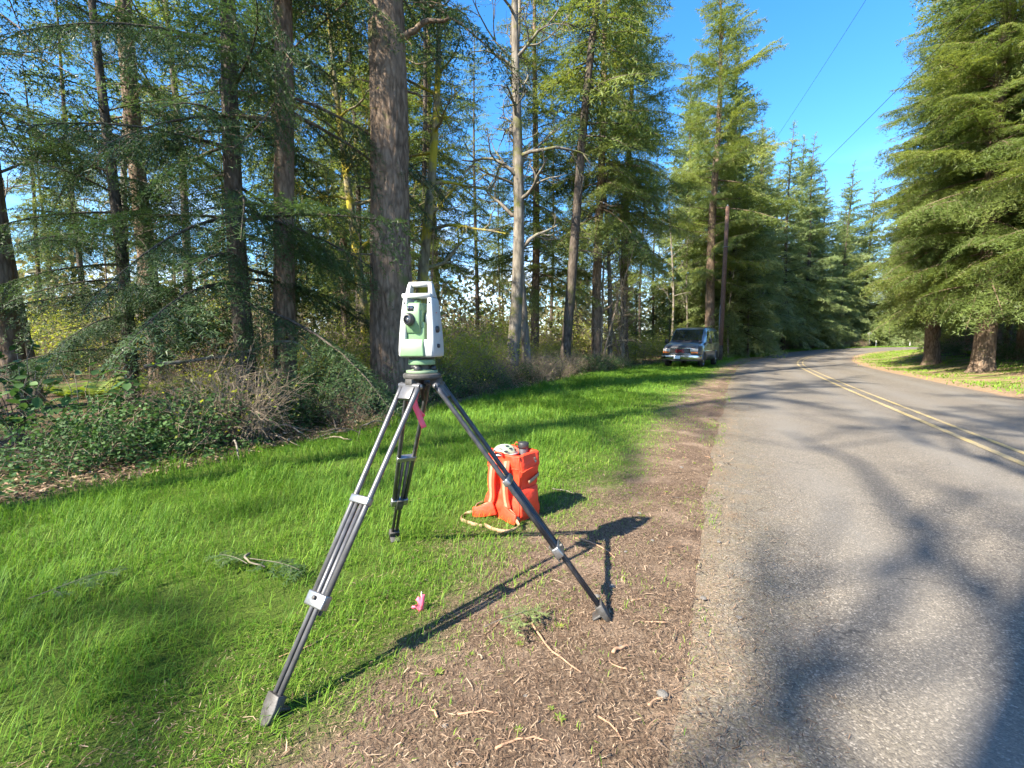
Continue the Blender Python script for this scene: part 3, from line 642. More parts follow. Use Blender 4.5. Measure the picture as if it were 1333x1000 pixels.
def leaves(g, c, size, r, flat=.5, aspect=.55, m=0):
    """folded rhombic leaves centred on c"""
    n = len(c); d = nrm(r.randn(n, 3) * np.array([1, 1, 1 - flat])); nn = nrm(r.randn(n, 3) * .6 + np.array([0, 0, .4 + flat])); w = nrm(np.cross(d, nn)); nn = np.cross(w, d)
    l = (size * (.6 + .7 * r.rand(n)))[:, None]; a = c - d * l * .5; b = c + d * l * .5; mid = c + d * l * .02 - nn * l * .06
    V = np.stack([a, mid + w * l * aspect * .5 + nn * l * .10, b, mid - w * l * aspect * .5 + nn * l * .10], 1); k = np.arange(n)[:, None] * 4; rd = r.rand(n)
    g.add(V, np.concatenate([k + np.array([[0, 1, 2]]), k + np.array([[0, 2, 3]])]), m, np.concatenate([rd, rd]))

# ------------------------------------------------------------------ shrubs and ferns
def shrub(seed, w, h, nleaf, size, leafm, stemm, nstem=16, thin=.006, fill=.6, twigs=4, aspect=.55):
    r = np.random.RandomState(seed); gs = G(); gf = G(); pts = []
    for i in range(nstem):
        a = r.rand() * 6.283; rad = w * .5 * (.2 + .8 * r.rand()); hh = h * (.55 + .5 * r.rand()) * (1.05 - .35 * rad / (w * .5)); s = np.linspace(0, 1, 7); b = r.randn(2) * w * .10
        p = np.stack([b[0] + np.cos(a) * rad * s ** 1.4 + r.randn() * .05 * s, b[1] + np.sin(a) * rad * s ** 1.4, hh * (s * 1.15 - .15 * s ** 3) + .02 * r.randn(7) * s - .05], 1)
        add_tube(gs, p, np.linspace(thin, thin * .3, 7), 4, cap=False); pts.append(p[2:])
        for k in range(twigs):
            q = p[2 + r.randint(4)]; d = nrm(r.randn(3) + np.array([math.cos(a), math.sin(a), .4])) * h * (.15 + .2 * r.rand()); tw = np.stack([q, q + d * .5 + r.randn(3) * .02, q + d + np.array([0, 0, -.04])]); add_tube(gs, tw, [thin * .5, thin * .35, thin * .15], 3, cap=False); pts.append(tw)
    out = [('stems', gs.mesh('stems', stemm), 'stuff')]
    if nleaf:
        pp = np.concatenate(pts); c = pp[r.randint(0, len(pp), nleaf)] + r.randn(nleaf, 3) * np.array([w, w, h]) * .075 * (fill + .4); c[:, 2] = np.abs(c[:, 2]); leaves(gf, c, size, r, .4, aspect); out.append(('foliage', gf.mesh('foliage', leafm, False), 'stuff'))
    return out
def fern(seed, L=.7, n=15):
    r = np.random.RandomState(seed); g = G()
    for i in range(n):
        a = i * 6.283 / n + r.randn() * .2; l = L * (.7 + .5 * r.rand()); s = np.linspace(0, 1, 22); up = .55 + .5 * r.rand()
        p = np.stack([np.cos(a) * l * s * .85, np.sin(a) * l * s * .85, l * (up * s - .75 * up * s ** 2.2)], 1); t, u, w = frames(p); sd = nrm(np.cross(t, [0, 0, 1.]))
        wl = .16 * l * np.sin(np.clip(s * 1.05 + .08, 0, 1) * math.pi) ** .7
        for k in (1, -1):
            tip = p + sd * (k * wl)[:, None] + t * .3 * wl[:, None] + np.array([0, 0, -.15]) * wl[:, None]; hw = t * (l / 22 * .42); g.tris(np.stack([p - hw, p + hw, tip], 1), 0, np.full(22, r.rand()))
    return [('fronds', g.mesh('fronds', M['fern'], False), 'stuff')]
# ------------------------------------------------------------------ tree kinds
K = {}
K['hemlock'] = conifer(3, 17, 1.9, 3.5, .17, .066, .0105, .044, M['dark_fir'], M['bark2'], dz=.46, droop=.15, hang=.45, sgap=.085, nb=3, skip=.06, low_down=-14, dead=26, det_z=8.0, gap_z=4.0)
K['tallfir'] = conifer(5, 27, 6.0, 3.6, .21, .08, .012, .07, M['dark_fir'], M['bark'], dz=.7, nb=3, skip=.3, dead=22, det_z=9.5, ridge=.012, seg=28, flare=.25)
K['rightfir'] = conifer(7, 25, 3.4, 4.4, .33, .125, .0145, .064, M['fir'], M['bark'], dz=.44, droop=.14, hang=.28, sec=.46, sgap=.12, nb=6, skip=.06, low_down=-12, top_up=30, dead=44, ridge=.02, seg=28, det_z=17, low_taper=.75)
K['midfir'] = conifer(9, 24, 4.5, 3.7, .24, .15, .020, .082, M['fir'], M['bark'], dz=.56, sgap=.15, nb=5, skip=.16, dead=26, low_down=-16, hang=.25, sec=.44, droop=.14)
K['canopyfir'] = conifer(10, 27, 7.5, 4.4, .24, .15, .020, .082, M['fir'], M['bark'], dz=.6, sgap=.16, nb=5, skip=.12, dead=30, low_down=-18, hang=.3, sec=.44, droop=.16)
K['polefir'] = conifer(11, 28, 6.0, 5.6, .34, .18, .024, .09, M['fir'], M['bark'], dz=.8, sgap=.16, sec=.42, nb=5, skip=.15, low_down=-8, top_up=38, droop=.05, hang=.15, dead=26, az_bias=(0.0, .22), power=.62, low_taper=.6)
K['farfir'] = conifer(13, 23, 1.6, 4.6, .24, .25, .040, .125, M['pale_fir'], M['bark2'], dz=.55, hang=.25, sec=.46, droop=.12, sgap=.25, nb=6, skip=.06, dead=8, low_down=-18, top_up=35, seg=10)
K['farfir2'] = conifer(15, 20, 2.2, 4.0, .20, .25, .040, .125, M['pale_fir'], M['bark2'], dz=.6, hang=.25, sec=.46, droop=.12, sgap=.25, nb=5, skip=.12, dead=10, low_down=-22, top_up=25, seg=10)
K['slender'] = conifer(17, 21, 7.0, 2.5, .15, .15, .024, .10, M['fir'], M['bark2'], dz=.55, sgap=.16, nb=4, skip=.25, dead=46, seg=10, power=.6)
K['highfir'] = conifer(18, 34, 19, 3.3, .24, .2, .04, .16, M['fir'], M['bark'], dz=.8, sgap=.3, nb=4, skip=.2, dead=10, seg=10)
K['youngfir'] = conifer(19, 5.2, .3, 1.5, .05, .085, .013, .07, M['cedar'], M['bark2'], dz=.22, sgap=.11, nb=4, skip=.05, dead=0, low_down=-5, top_up=45, seg=8, droop=.1)
K['alder'] = bare_tree(21, 17, .21, M['alder'], lean=(.030, .0), limbs=24, first=.25, spread=.46, leaf=M['yleaf'], leafn=900, leafsize=.05)
K['alder2'] = bare_tree(23, 15, .12, M['alder'], lean=(.03, .02), limbs=16, first=.3, spread=.6, leaf=M['yleaf'], leafn=700, leafsize=.06)
K['maple'] = bare_tree(25, 11, .15, M['mossy'], lean=(.05, .02), limbs=18, first=.25, spread=.7, droop=.5, leaf=M['yleaf'], leafn=500, up=.45, leafsize=.05)
K['thicket'] = bare_tree(27, 6.5, .07, M['twig'], lean=(.08, 0), limbs=11, first=.15, spread=1.1, stems=4, leaf=M['yleaf'], leafn=600, up=.5, leafsize=.06)
K['bare_big'] = bare_tree(29, 17, .24, M['alder'], lean=(.02, .02), limbs=12, first=.42, spread=1.25, up=.9, twig=.75)
K['stout'] = bare_tree(30, 19, .36, M['alder'], lean=(.0, .0), limbs=8, first=.6, spread=.9, up=.9, twig=.7)
TRIS = {k: sum(sum(p.loop_total - 2 for p in me.polygons) if len(me.polygons) < 5000 else len(me.polygons) for _, me, _ in v) for k, v in K.items()}
print('TRIS', TRIS)

# the big fir beside the instrument: bark ridges and root flare of its own
def big_fir(x, y):
    o = empty('fir_tree', (x, y, zg1(x, y) - .05), 0, 'massive ridged fir trunk standing right behind the survey instrument', 'tree')
    V, F, P, rad = trunk_mesh(27,   .42, .05, 77, 72, 150, .34, (-.004, 0), .05, .026, zdet=9); G().add(V, F).build('trunk', M['bark'], o)
    gl = G(); r = np.random.RandomState(3)
    lim = [(7.1, [(.25, -.1, 0), (.55, -.15, .10), (.85, -.2, .30), (1.05, -.2, .27), (1.3, -.25, .33)], .075), (6.4, [(.2, .1, 0), (.5, .2, -.1), (.9, .3, -.12)], .03), (3.1, [(-.2, -.2, 0), (-.5, -.5, -.05), (-.8, -.7, -.02)], .02), (4.4, [(-.25, 0, 0), (-.6, 0, .05)], .025)]
    for z, pts, rr in lim:
        p = spline(np.array(pts) + np.array([0, 0, z]), 12); p = p + r.randn(12, 3) * .012; gl = G(); add_tube(gl, p, np.linspace(rr, rr * .35, 12), 9); gl.build('limb', M['bark'], o)
    return o
big_fir(-2.47, 9.3)
for k, (nm, me, kd) in enumerate(K['tallfir']):     # its crown, far overhead
    if nm != 'trunk':
        c = spawn(nm, me, None, kd); c.parent = [q for q in COL.objects if q.name == 'fir_tree'][0]; c.location = (0, 0, 2.5)

# ---- trees left of the road, nearest first
place(K['tallfir'], 'fir_tree', -9.62, 8.7, 1.0, 'pale sunlit fir trunk at the edge of the leafy shrubs', 'tree', s=1.0)
place(K['alder2'], 'alder_tree', -10.1, 9.6, 2.0, 'thin crooked grey trunk beside the pale sunlit fir trunk', 'tree', s=.8)
place(K['hemlock'], 'hemlock_tree', -4.78, 8.2, .4, 'dark hemlock with low drooping boughs in front of the sunlit ferns', 'tree', s=1.0)
place(K['tallfir'], 'fir_tree', -4.30, 8.6, 4.0, 'straight grey brown fir trunk rising beside the drooping hemlock', 'tree', s=.92)
place(K['hemlock'], 'hemlock_tree', -7.6, 9.0, 2.6, 'dark hemlock with boughs hanging over the brush pile', 'tree', s=.7)
place(K['tallfir'], 'fir_tree', -9.6, 12.3, 2.2, 'fir trunk with sunlit foot among the ferns', 'tree', s=1.02)
place(K['maple'], 'maple_tree', -2.35, 10.6, .2, 'yellow moss covered maple close behind the massive fir trunk', 'tree', s=1.0)
place(K['maple'], 'maple_tree', -3.9, 12.5, 2.8, 'pale mossy maple with several crooked stems among the conifers', 'tree', s=1.05)
place(K['alder'], 'alder_tree', -.05, 15.6, 0, 'tall pale grey alder leaning slightly over the bright bushes', 'tree', s=1.08)
place(K['alder2'], 'alder_tree', .62, 17.2, 1.2, 'thinner grey trunk close beside the tall pale alder', 'tree', s=1.35)
place(K['slender'], 'fir_tree', 2.15, 19, 0, 'dark slim fir leaning away from the tall pale alder', 'tree', s=1.4, tilt=(0, R(5.5)))
place(K['alder2'], 'alder_tree', 5.3, 24.5, 2.4, 'bleached bare tree beside the tangle of leafless twigs', 'tree', s=1.1)
place(K['canopyfir'], 'fir_tree', 7.0, 28.2, 2, 'high crowned fir with dense boughs behind the parked van', 'tree', s=1.0)
place(K['canopyfir'], 'fir_tree', 4.4, 23.6, 1, 'dense fir with hanging boughs above the leafless thicket', 'tree', s=1.05)
place(K['polefir'], 'fir_tree', 16.5, 38.0, 0.3, 'tall fir with upswept boughs standing beside the utility pole', 'tree', s=1.15)
place(K['youngfir'], 'cedar_tree', 8.4, 31, 0, 'small bright green young conifer behind the van', 'tree', s=.95)
place(K['youngfir'], 'cedar_tree', 11.6, 33.5, 2, 'bright green young conifer between the van and the pole fir', 'tree', s=.9)
rt = np.random.RandomState(12)
def scatter(n, xr, yr, kinds, name, label, cat, group, smin=.8, smax=1.15, mind=2.0, inside=lambda x, y: True, pts=None):
    done = [] if pts is None else pts; k = 0; tries = 0
    while k < n and tries < 4000:
        tries += 1; x = xr[0] + rt.rand() * (xr[1] - xr[0]); y = yr[0] + rt.rand() * (yr[1] - yr[0])
        if not inside(x, y) or any((x - a) ** 2 + (y - b) ** 2 < mind ** 2 for a, b in done): continue
        done.append((x, y)); kd = kinds[k % len(kinds)]; k += 1
        place(K[kd], name, x, y, rt.rand() * 6.28, label, cat, group, smin + rt.rand() * (smax - smin))
    return done
PTS = [(-9.7, 8.7), (-4.8, 8.2), (-4.3, 8.6), (-9.6, 12.3), (-2.47, 9.3), (0, 15.6), (2.15, 19), (4.4, 23.6), (7, 28.2), (7.2, 31.5), (9, 26), (10, 28), (12, 31)]
leftwood = lambda x, y: x < grass_left(y) - 3.5 and abs(x) < 1.3 * y + 2
scatter(14, (-26, 4), (14, 26), ['slender', 'slender', 'alder2'], 'fir_tree', 'slim dark conifer trunk deep in the wood behind the ferns', 'tree', 'slim conifers inside the wood', mind=2.4, inside=leftwood, pts=PTS)
scatter(12, (-38, 8), (26, 44), ['slender', 'midfir', 'slender'], 'fir_tree', 'distant conifer seen between the trunks of the wood', 'tree', 'distant conifers inside the wood', mind=3.2, inside=leftwood, pts=PTS)
scatter(16, (-60, 4), (34, 58), ['alder2', 'farfir2', 'alder2', 'slender'], 'alder_tree', 'faint tree in the far background of the wood', 'tree', 'faint trees behind the wood', .7, 1.1, mind=3, inside=lambda x, y: abs(x) < 1.25 * y and x < grass_left(min(y, 50)) - 12, pts=PTS)
scatter(11, (4, 22), (36, 56), ['alder2', 'slender', 'farfir2'], 'alder_tree', 'thin tree standing far back behind the parked van', 'tree', 'thin trees behind the van', .65, 1.0, mind=2.5, inside=lambda x, y: .10 * y < x < .40 * y, pts=PTS)
scatter(8, (-16, 6), (13, 22), ['thicket'], 'vine_maple', 'leafless pale vine maple clump under the wood', 'tree', 'vine maples under the wood', .6, 1.0, mind=1.6, inside=leftwood, pts=list(PTS))
for x, y, s, rz in ((4.6, 23.6, 1.2, 0), (6.4, 26.2, 1.2, 2)):
    place(K['thicket'], 'vine_maple', x, y, rz, 'tangle of leafless pale twigs between the slim fir and the van', 'tree', 'leafless thicket left of the van', s)
for i, (x, y, s) in enumerate([(-3.6, 21, .95), (1.2, 24.5, 1.0), (-9, 25, 1.0)]): place(K['midfir'], 'fir_tree', x, y, i * 1.9, 'full crowned fir standing back inside the wood', 'tree', 'full crowned firs inside the wood', s)
# ---- beyond the van and the pole, left of the bend
far_left = [(21.5, 44), (18, 48), (24, 50.5), (27.5, 53.5), (22, 56), (31, 58), (36, 63), (29, 63), (42, 68), (35, 71), (48, 73.5), (55, 77), (43, 79), (62, 80), (70, 82.5), (52, 86), (79, 86), (66, 92), (90, 90), (19.5, 41.5), (26, 49), (33, 55.5), (39.5, 62), (45.5, 68), (52, 72), (58, 80), (66, 78), (72, 86), (84, 82), (98, 88), (47, 84), (60, 96), (76, 100), (40, 90)]
for i, (x, y) in enumerate(far_left):
    place(K['farfir' if i % 3 else 'farfir2'], 'fir_tree', x, y, i * 1.7, 'fir standing just beyond the utility pole and the bare alders' if y < 49 else 'sunlit fir in the row lining the outside of the bend' if y < 73 else 'distant fir closing the view beyond the far road sign', 'tree', 'firs by the pole' if y < 49 else 'firs lining the bend' if y < 73 else 'firs beyond the far sign', .85 + .5 * rt.rand())
for i, (x, y, s) in enumerate([(18.5, 38.8, .9), (21.3, 41, 1.0), (24.5, 46, .9)]):
    place(K['alder2'], 'alder_tree', x, y, i * 2.1, 'bare pale alder at the roadside beyond the utility pole', 'tree', 'bare alders beyond the pole', s * .75)
# ---- right of the road
place(K['rightfir'], 'fir_tree', 18.9, 18.2, .5, 'stout sunlit fir on the right verge with bare dappled trunk', 'tree')
place(K['rightfir'], 'fir_tree', 22.4, 24.2, 2.2, 'stout shaded fir with flared foot at the inside of the bend', 'tree', s=.98)
place(K['rightfir'], 'fir_tree', 17.2, 12.6, 3.6, 'fir whose bright boughs overhang the right road edge', 'tree', s=.95)
place(K['rightfir'], 'fir_tree', 20.9, 15.2, 1.4, 'fir filling the wood edge beside the overhanging fir', 'tree', s=.9)
place(K['rightfir'], 'fir_tree', 26.2, 28.4, 4.4, 'fir behind the shaded fir with the flared foot', 'tree', s=.85)
place(K['rightfir'], 'fir_tree', 23.2, 20.6, 5.1, 'fir behind the stout dappled trunk on the right verge', 'tree', s=.85)
for i, (x, y) in enumerate([(26.5, 25), (30.5, 30.3), (36, 35), (42, 40), (25, 17), (30, 24), (36, 30), (49, 45), (42, 34), (56, 49.5), (64, 53.5), (74, 57.5), (86, 61), (58, 44), (70, 50)]):
    k = 'midfir' if y < 32 else 'farfir'
    place(K[k], 'fir_tree', x, y, i * 2.3, 'fir in the dark wood on the inside of the bend', 'tree', 'firs on the inside of the bend', .85 + .3 * rt.rand())
# ---- trees behind the photographer, whose shade falls on the verge and the road
for i, (k, x, y, s) in enumerate([('bare_big', -10.6, -8.25, 1.6), ('midfir', -15.6, -1.5, .9), ('alder', -16.4, 2.2, 1.0), ('bare_big', -13.6, -11.6, 1.75), ('stout', -6.34, -5.0, 1.0), ('highfir', -11.0, -10.4, 1.25), ('highfir', -16.5, -6.9, 1.0)]):
    nm = 'alder_tree' if k in ('bare_big', 'alder', 'alder2', 'stout') else 'fir_tree'
    place(K[k], nm, x, y, i * 1.3, 'roadside tree behind the photographer casting dappled shade', 'tree', 'trees behind the photographer', s)

# ------------------------------------------------------------------ understory
S = {}
S['salal'] = shrub(31, 1.6, .8, 2200, .055, M['salal'], M['twig'], 22)
S['dark'] = shrub(33, 1.9, .95, 3600, .045, M['salal'], M['twig'], 26, fill=.9)
S['yellow'] = shrub(35, 2.0, 1.7, 2600, .060, M['yleaf'], M['twig'], 26, .008, .9, 6)
S['twiggy'] = shrub(37, 1.8, 1.4, 160, .05, M['yleaf'], M['twig'], 60, .006, .5, 9)
S['dry'] = shrub(39, 1.5, .7, 500, .05, M['dry'], M['twig'], 44, .005, .6, 7)
S['redtwig'] = shrub(41, 2.4, 1.2, 500, .08, M['dry'], M['twig'], 70, .009, .5, 7)
S['fern'] = fern(43)
def pshrub(k, name, x, y, label, group, s=1., sz=None): return place(S[k], name, x, y, rt.rand() * 6.28, label, {'fern': 'fern'}.get(name.split('_')[-1], 'shrub'), group, s, sz)
def edge_row(kinds, name, y0, y1, step, inset, label, group, smin=.7, smax=1.1, jit=.4):
    y = y0; i = 0
    while y < y1:
        x = grass_left(y) - inset + rt.randn() * jit; w_ = ' before the hemlocks' if y < 8 else ' near the massive fir' if y < 13 else ' near the tall alder' if y < 19 else ' towards the van'; pshrub(kinds[i % len(kinds)], name, x, y + rt.randn() * jit * .5, label + w_, group + w_, smin + rt.rand() * (smax - smin)); i += 1; y += step * (.7 + .6 * rt.rand())
edge_row(['dark', 'salal', 'dark', 'twiggy'], 'evergreen_shrub', 4.6, 25, .55, 1.0, 'low dark evergreen shrub at the foot of the wood', 'dark shrubs along the grass edge', .75, 1.15)
edge_row(['dry', 'twiggy', 'salal'], 'bramble_shrub', 5.0, 25, .7, .45, 'brown tangled bramble along the grass edge', 'brambles along the grass edge', .6, 1.0)
edge_row(['yellow', 'twiggy', 'yellow'], 'spring_shrub', 8.0, 25, .6, 3.6, 'sunlit yellow green bush inside the wood', 'yellow green bushes in the wood', .7, 1.1, .8)
edge_row(['redtwig', 'twiggy'], 'twiggy_shrub', 15, 26, 1.1, 1.6, 'buff twiggy bush near the parked van', 'buff bushes by the van', .7, 1.0, .5)
for x, y, s in ((-2.0, 10.9, 1.1), (-1.55, 11.7, 1.25), (-1.4, 12.7, 1.35), (-.95, 13.6, 1.1)): pshrub('yellow', 'spring_shrub', x, y, 'bright yellow green bush beside the instrument and the massive fir', 'bright bushes beside the massive fir', s)
for x, y, s in ((8.6, 29.5, 1.3), (9.8, 31.5, 1.5), (11.5, 34, 1.4), (7.0, 28.5, 1.2), (13.2, 37, 1.5)): pshrub('yellow', 'spring_shrub', x, y, 'bright leafy bush rising behind the parked van', 'bushes behind the van', s)
for i in range(14):
    x, y = -6.2 - rt.rand() * 5, 10.2 + rt.rand() * 3.2; pshrub('fern', 'sword_fern', x, y, 'sunlit yellow green sword fern between the hemlocks', 'ferns under the hemlocks', 1.0 + .6 * rt.rand())
for i in range(44):
    x, y = -26 + rt.rand() * 27, 11.5 + rt.rand() * 16; pshrub(['twiggy', 'redtwig', 'yellow'][i % 3], 'twiggy_shrub', x, y, 'pale tangle of twigs catching the sun deep in the wood', 'twiggy bushes deep in the wood', 1.1 + .9 * rt.rand())
for i in range(10):
    k = 300 + i * 13; p = CL[k] - CN[k] * (5.2 + rt.rand() * 1.2); pshrub('redtwig', 'roadside_bush', p[0], p[1], 'reddish brown bush along the outside of the bend', 'reddish bushes along the bend', 1.0 + .4 * rt.rand())
for i in range(14):
    k = 190 + i * 12; p = CL[k] + CN[k] * (7.6 + rt.rand() * 2.5); pshrub(['dark', 'salal', 'twiggy', 'fern'][i % 4], 'roadside_shrub', p[0], p[1], 'low green shrub under the firs on the right verge', 'shrubs under the right hand firs', .9 + .5 * rt.rand())
for i in range(40):
    u_ = -1.15 + 1.5 * rt.rand(); y = 23 + rt.rand() * 18; x = u_ * y
    if x < grass_left(y) - 7: pshrub(['yellow', 'redtwig', 'twiggy', 'yellow'][i % 4], 'tall_brush', x, y, 'tall olive brush filling the back of the wood', 'tall brush behind the wood', 2.0 + 1.3 * rt.rand())
for i in range(16):
    k = 185 + i * 9; p = CL[k] + CN[k] * (9.5 + rt.rand() * 4.5); pshrub(['dark', 'twiggy', 'redtwig'][i % 3], 'roadside_shrub', p[0], p[1], 'shaded brush between the trunks on the right verge', 'brush between the right hand trunks', 1.6 + .8 * rt.rand())
for i, (x, y) in enumerate([(24.5, 22.5), (27.5, 24), (21.8, 15.5), (29, 28), (33, 33), (26, 20)]): place(K['slender'], 'fir_tree', x, y, i * 2.0, 'thin shaded trunk behind the stout firs on the right verge', 'tree', 'thin trunks behind the right hand firs', .75 + .3 * rt.rand())
# leafy shrub at the grass edge: its large leaves are single pieces
def leafy(x, y, rz, w, h, n, seed, label):
    o = empty('broadleaf_shrub', (x, y, zg1(x, y)), rz, label, 'shrub'); r = np.random.RandomState(seed); pts = []
    for i in range(15):
        a = r.rand() * 6.283; rad = w * .5 * (.25 + .75 * r.rand()); hh = h * (.5 + .5 * r.rand()); s = np.linspace(0, 1, 7)
        p = np.stack([np.cos(a) * rad * s ** 1.3, np.sin(a) * rad * s ** 1.3, hh * s], 1); p[1:] += r.randn(6, 3) * .015; gs = G(); add_tube(gs, p, np.linspace(.007, .003, 7), 5); gs.build('stem', M['twig'], o); pts.append(p[2:])
    pp = np.concatenate(pts)
    s = np.linspace(0, 1, 6); wd = np.sin(np.clip(s * .93 + .05, 0, 1) * math.pi) ** .75 * .30; zc = -.16 * (s - .4) ** 2
    V = np.concatenate([np.stack([s, -wd, zc + .05], 1), np.stack([s, 0 * s, zc], 1), np.stack([s, wd, zc + .05], 1)]); F = [[i, i + 1, 7 + i, 6 + i] for i in range(5)] + [[6 + i, 7 + i, 13 + i, 12 + i] for i in range(5)]
    ms = [G().add(V, F, 0, q).mesh('leaf', M['salal']) for q in (.2, .5, .9)]
    for i in range(n):
        l = spawn('leaf', ms[i % 3], o); l.location = pp[r.randint(len(pp))] + r.randn(3) * np.array([.06, .06, .05]); sc = .085 + .06 * r.rand(); l.scale = (sc, sc, sc); l.rotation_euler = (r.randn() * .35, .25 + r.randn() * .35, r.rand() * 6.28)
leafy(-5.0, 5.25, 0, 1.7, 1.15, 230, 1, 'leafy shrub with broad green leaves at the left grass edge')
leafy(-6.2, 5.6, 1, 1.6, 1.35, 200, 2, 'taller broad leaved shrub behind the leafy grass edge shrub')
leafy(-4.0, 6.3, 2, 1.2, .7, 130, 4, 'low broad leaved shrub in front of the drooping hemlock')
# fallen branches and brush
def stick(name, pts, r0, label, group=None, mat='twig', n=9, cat='branch'):
    p = spline(np.array(pts, float), n); p += np.random.RandomState(int(abs(pts[0][0]) * 1000) % 9999).randn(n, 3) * r0 * .35; g = G(); add_tube(g, p, np.linspace(r0, r0 * .5, n), 6); return tag(g.build(name, M[mat]), label, cat, group)
stick('fallen_log', [(-5.6, 6.9, .95), (-4.6, 7.4, 1.1), (-3.6, 7.5, 1.35), (-3.2, 7.3, 1.0)], .035, 'broken grey branch propped between the hemlock and the massive fir', n=14, mat='alder')
stick('fallen_log', [(-4.6, 5.3, .10), (-3.9, 5.6, .16), (-3.2, 5.9, .14)], .05, 'rotting log lying along the brush at the grass edge', n=12, mat='bark')
for i in range(26):
    x = -4.6 + rt.rand() * 2.6; y = 4.5 + (x + 4.6) * .62 + rt.rand() * .9; a = rt.rand() * 6.28; L = .3 + rt.rand() * .7
    stick('fallen_branch', [(x, y, .04 + .1 * rt.rand()), (x + math.cos(a) * L * .5, y + math.sin(a) * L * .5, .08 + .12 * rt.rand()), (x + math.cos(a) * L, y + math.sin(a) * L, .05)], .006 + .009 * rt.rand(), 'dead grey brown branch in the brush pile at the grass edge', 'branches in the brush pile', ['twig', 'alder', 'bark2'][i % 3])
g = G(); n = 9000; y = 3.2 + rs.rand(n) ** 1.5 * 16; x = grass_left(y) + .25 - rs.rand(n) ** 1.4 * 3.4
sticks(g, x, y, zg(x, y) + .015 + .06 * rs.rand(n), .06 + .16 * rs.rand(n), .005 + .008 * rs.rand(n), rs.rand(n))
y = 3.2 + rs.rand(5200) ** 1.5 * 16; x = grass_left(y) + .35 - rs.rand(5200) ** 1.4 * 3.4; c = np.stack([x, y, zg(x, y) + .02 + .05 * rs.rand(5200)], 1); leaves(g, c, .06, rs, .85)
tag(g.build('forest_litter', M['litter'], smooth=False), 'dead leaves and twigs strewn under the wood edge', 'litter', kind='stuff')
g = G(); n = 9000; y = 3.4 + rs.rand(n) ** 1.3 * 14; x = grass_left(y) + .3 - rs.rand(n) * 2.6; ok = fbm2(x, y, 1.1, 91) > .5; x, y = x[ok], y[ok]
c = np.stack([x, y, zg(x, y) + .04 + .10 * rs.rand(len(x))], 1); leaves(g, c, .055, rs, .7, .7)
tag(g.build('ground_ivy', M['salal'], smooth=False), 'low green ground cover at the foot of the wood', 'ground cover', kind='stuff')
# far wooded rise behind everything
g = G(); r = np.random.RandomState(5); n = 62000; a = np.radians(-75 + r.rand(n) * 150); d = 36 + r.rand(n) ** 1.3 * 80; x = np.sin(a) * d; y = np.cos(a) * d; ok = (np.abs(road_off(x, y)) > 14) & ((x < .36 * y) | (d > 85)); x, y = x[ok], y[ok]
h = 4.0 + 10 * fbm2(x, y, .09, 3) ** 1.5 ; z = zg(x, y) + h * r.rand(len(x)); leaves(g, np.stack([x, y, z], 1), .55, r, .2, .6)
tag(g.build('far_woodland', M['olive'], smooth=False), 'hazy brown green woodland mass far behind the trunks', 'woodland', kind='stuff')
# ------------------------------------------------------------------ survey tripod
HEAD = np.array([-.423, 2.13, 1.14]); FEET = [np.array([-.845, 1.43, 0]), np.array([.462, 2.01, 0]), np.array([-.79, 2.91, 0])]
tr = empty('survey_tripod', (HEAD[0], HEAD[1], 0), 0, 'dark grey surveying tripod with spread extended legs standing on the grass', 'tripod')
def rel(p): return np.asarray(p, float) - np.array([HEAD[0], HEAD[1], 0])
g = G(); V, F = lathe([(0, -.006), (.082, -.006), (.088, .002), (.088, .016), (.080, .022), (.03, .022)], 40, c=rel(HEAD)); g.add(V, F)
for a in (0, 1, 2):
    d = nrm((FEET[a] - HEAD) * np.array([1, 1, 0])); w = np.array([-d[1], d[0], 0])
    g.add(*box(rel(HEAD) + d * .068 + np.array([0, 0, -.018]), (.05, .04, .03), np.stack([d, w, [0, 0, 1.]], 1)))
g.build('head', M['shoe'], tr, bevel=.002)
g = G(); V, F = lathe([(0, -.11), (.008, -.11), (.008, -.06), (.018, -.06), (.018, -.03), (.008, -.03), (.008, 0)], 16, c=rel(HEAD)); g.add(V, F); g.build('fixing_screw', M['black'], tr)
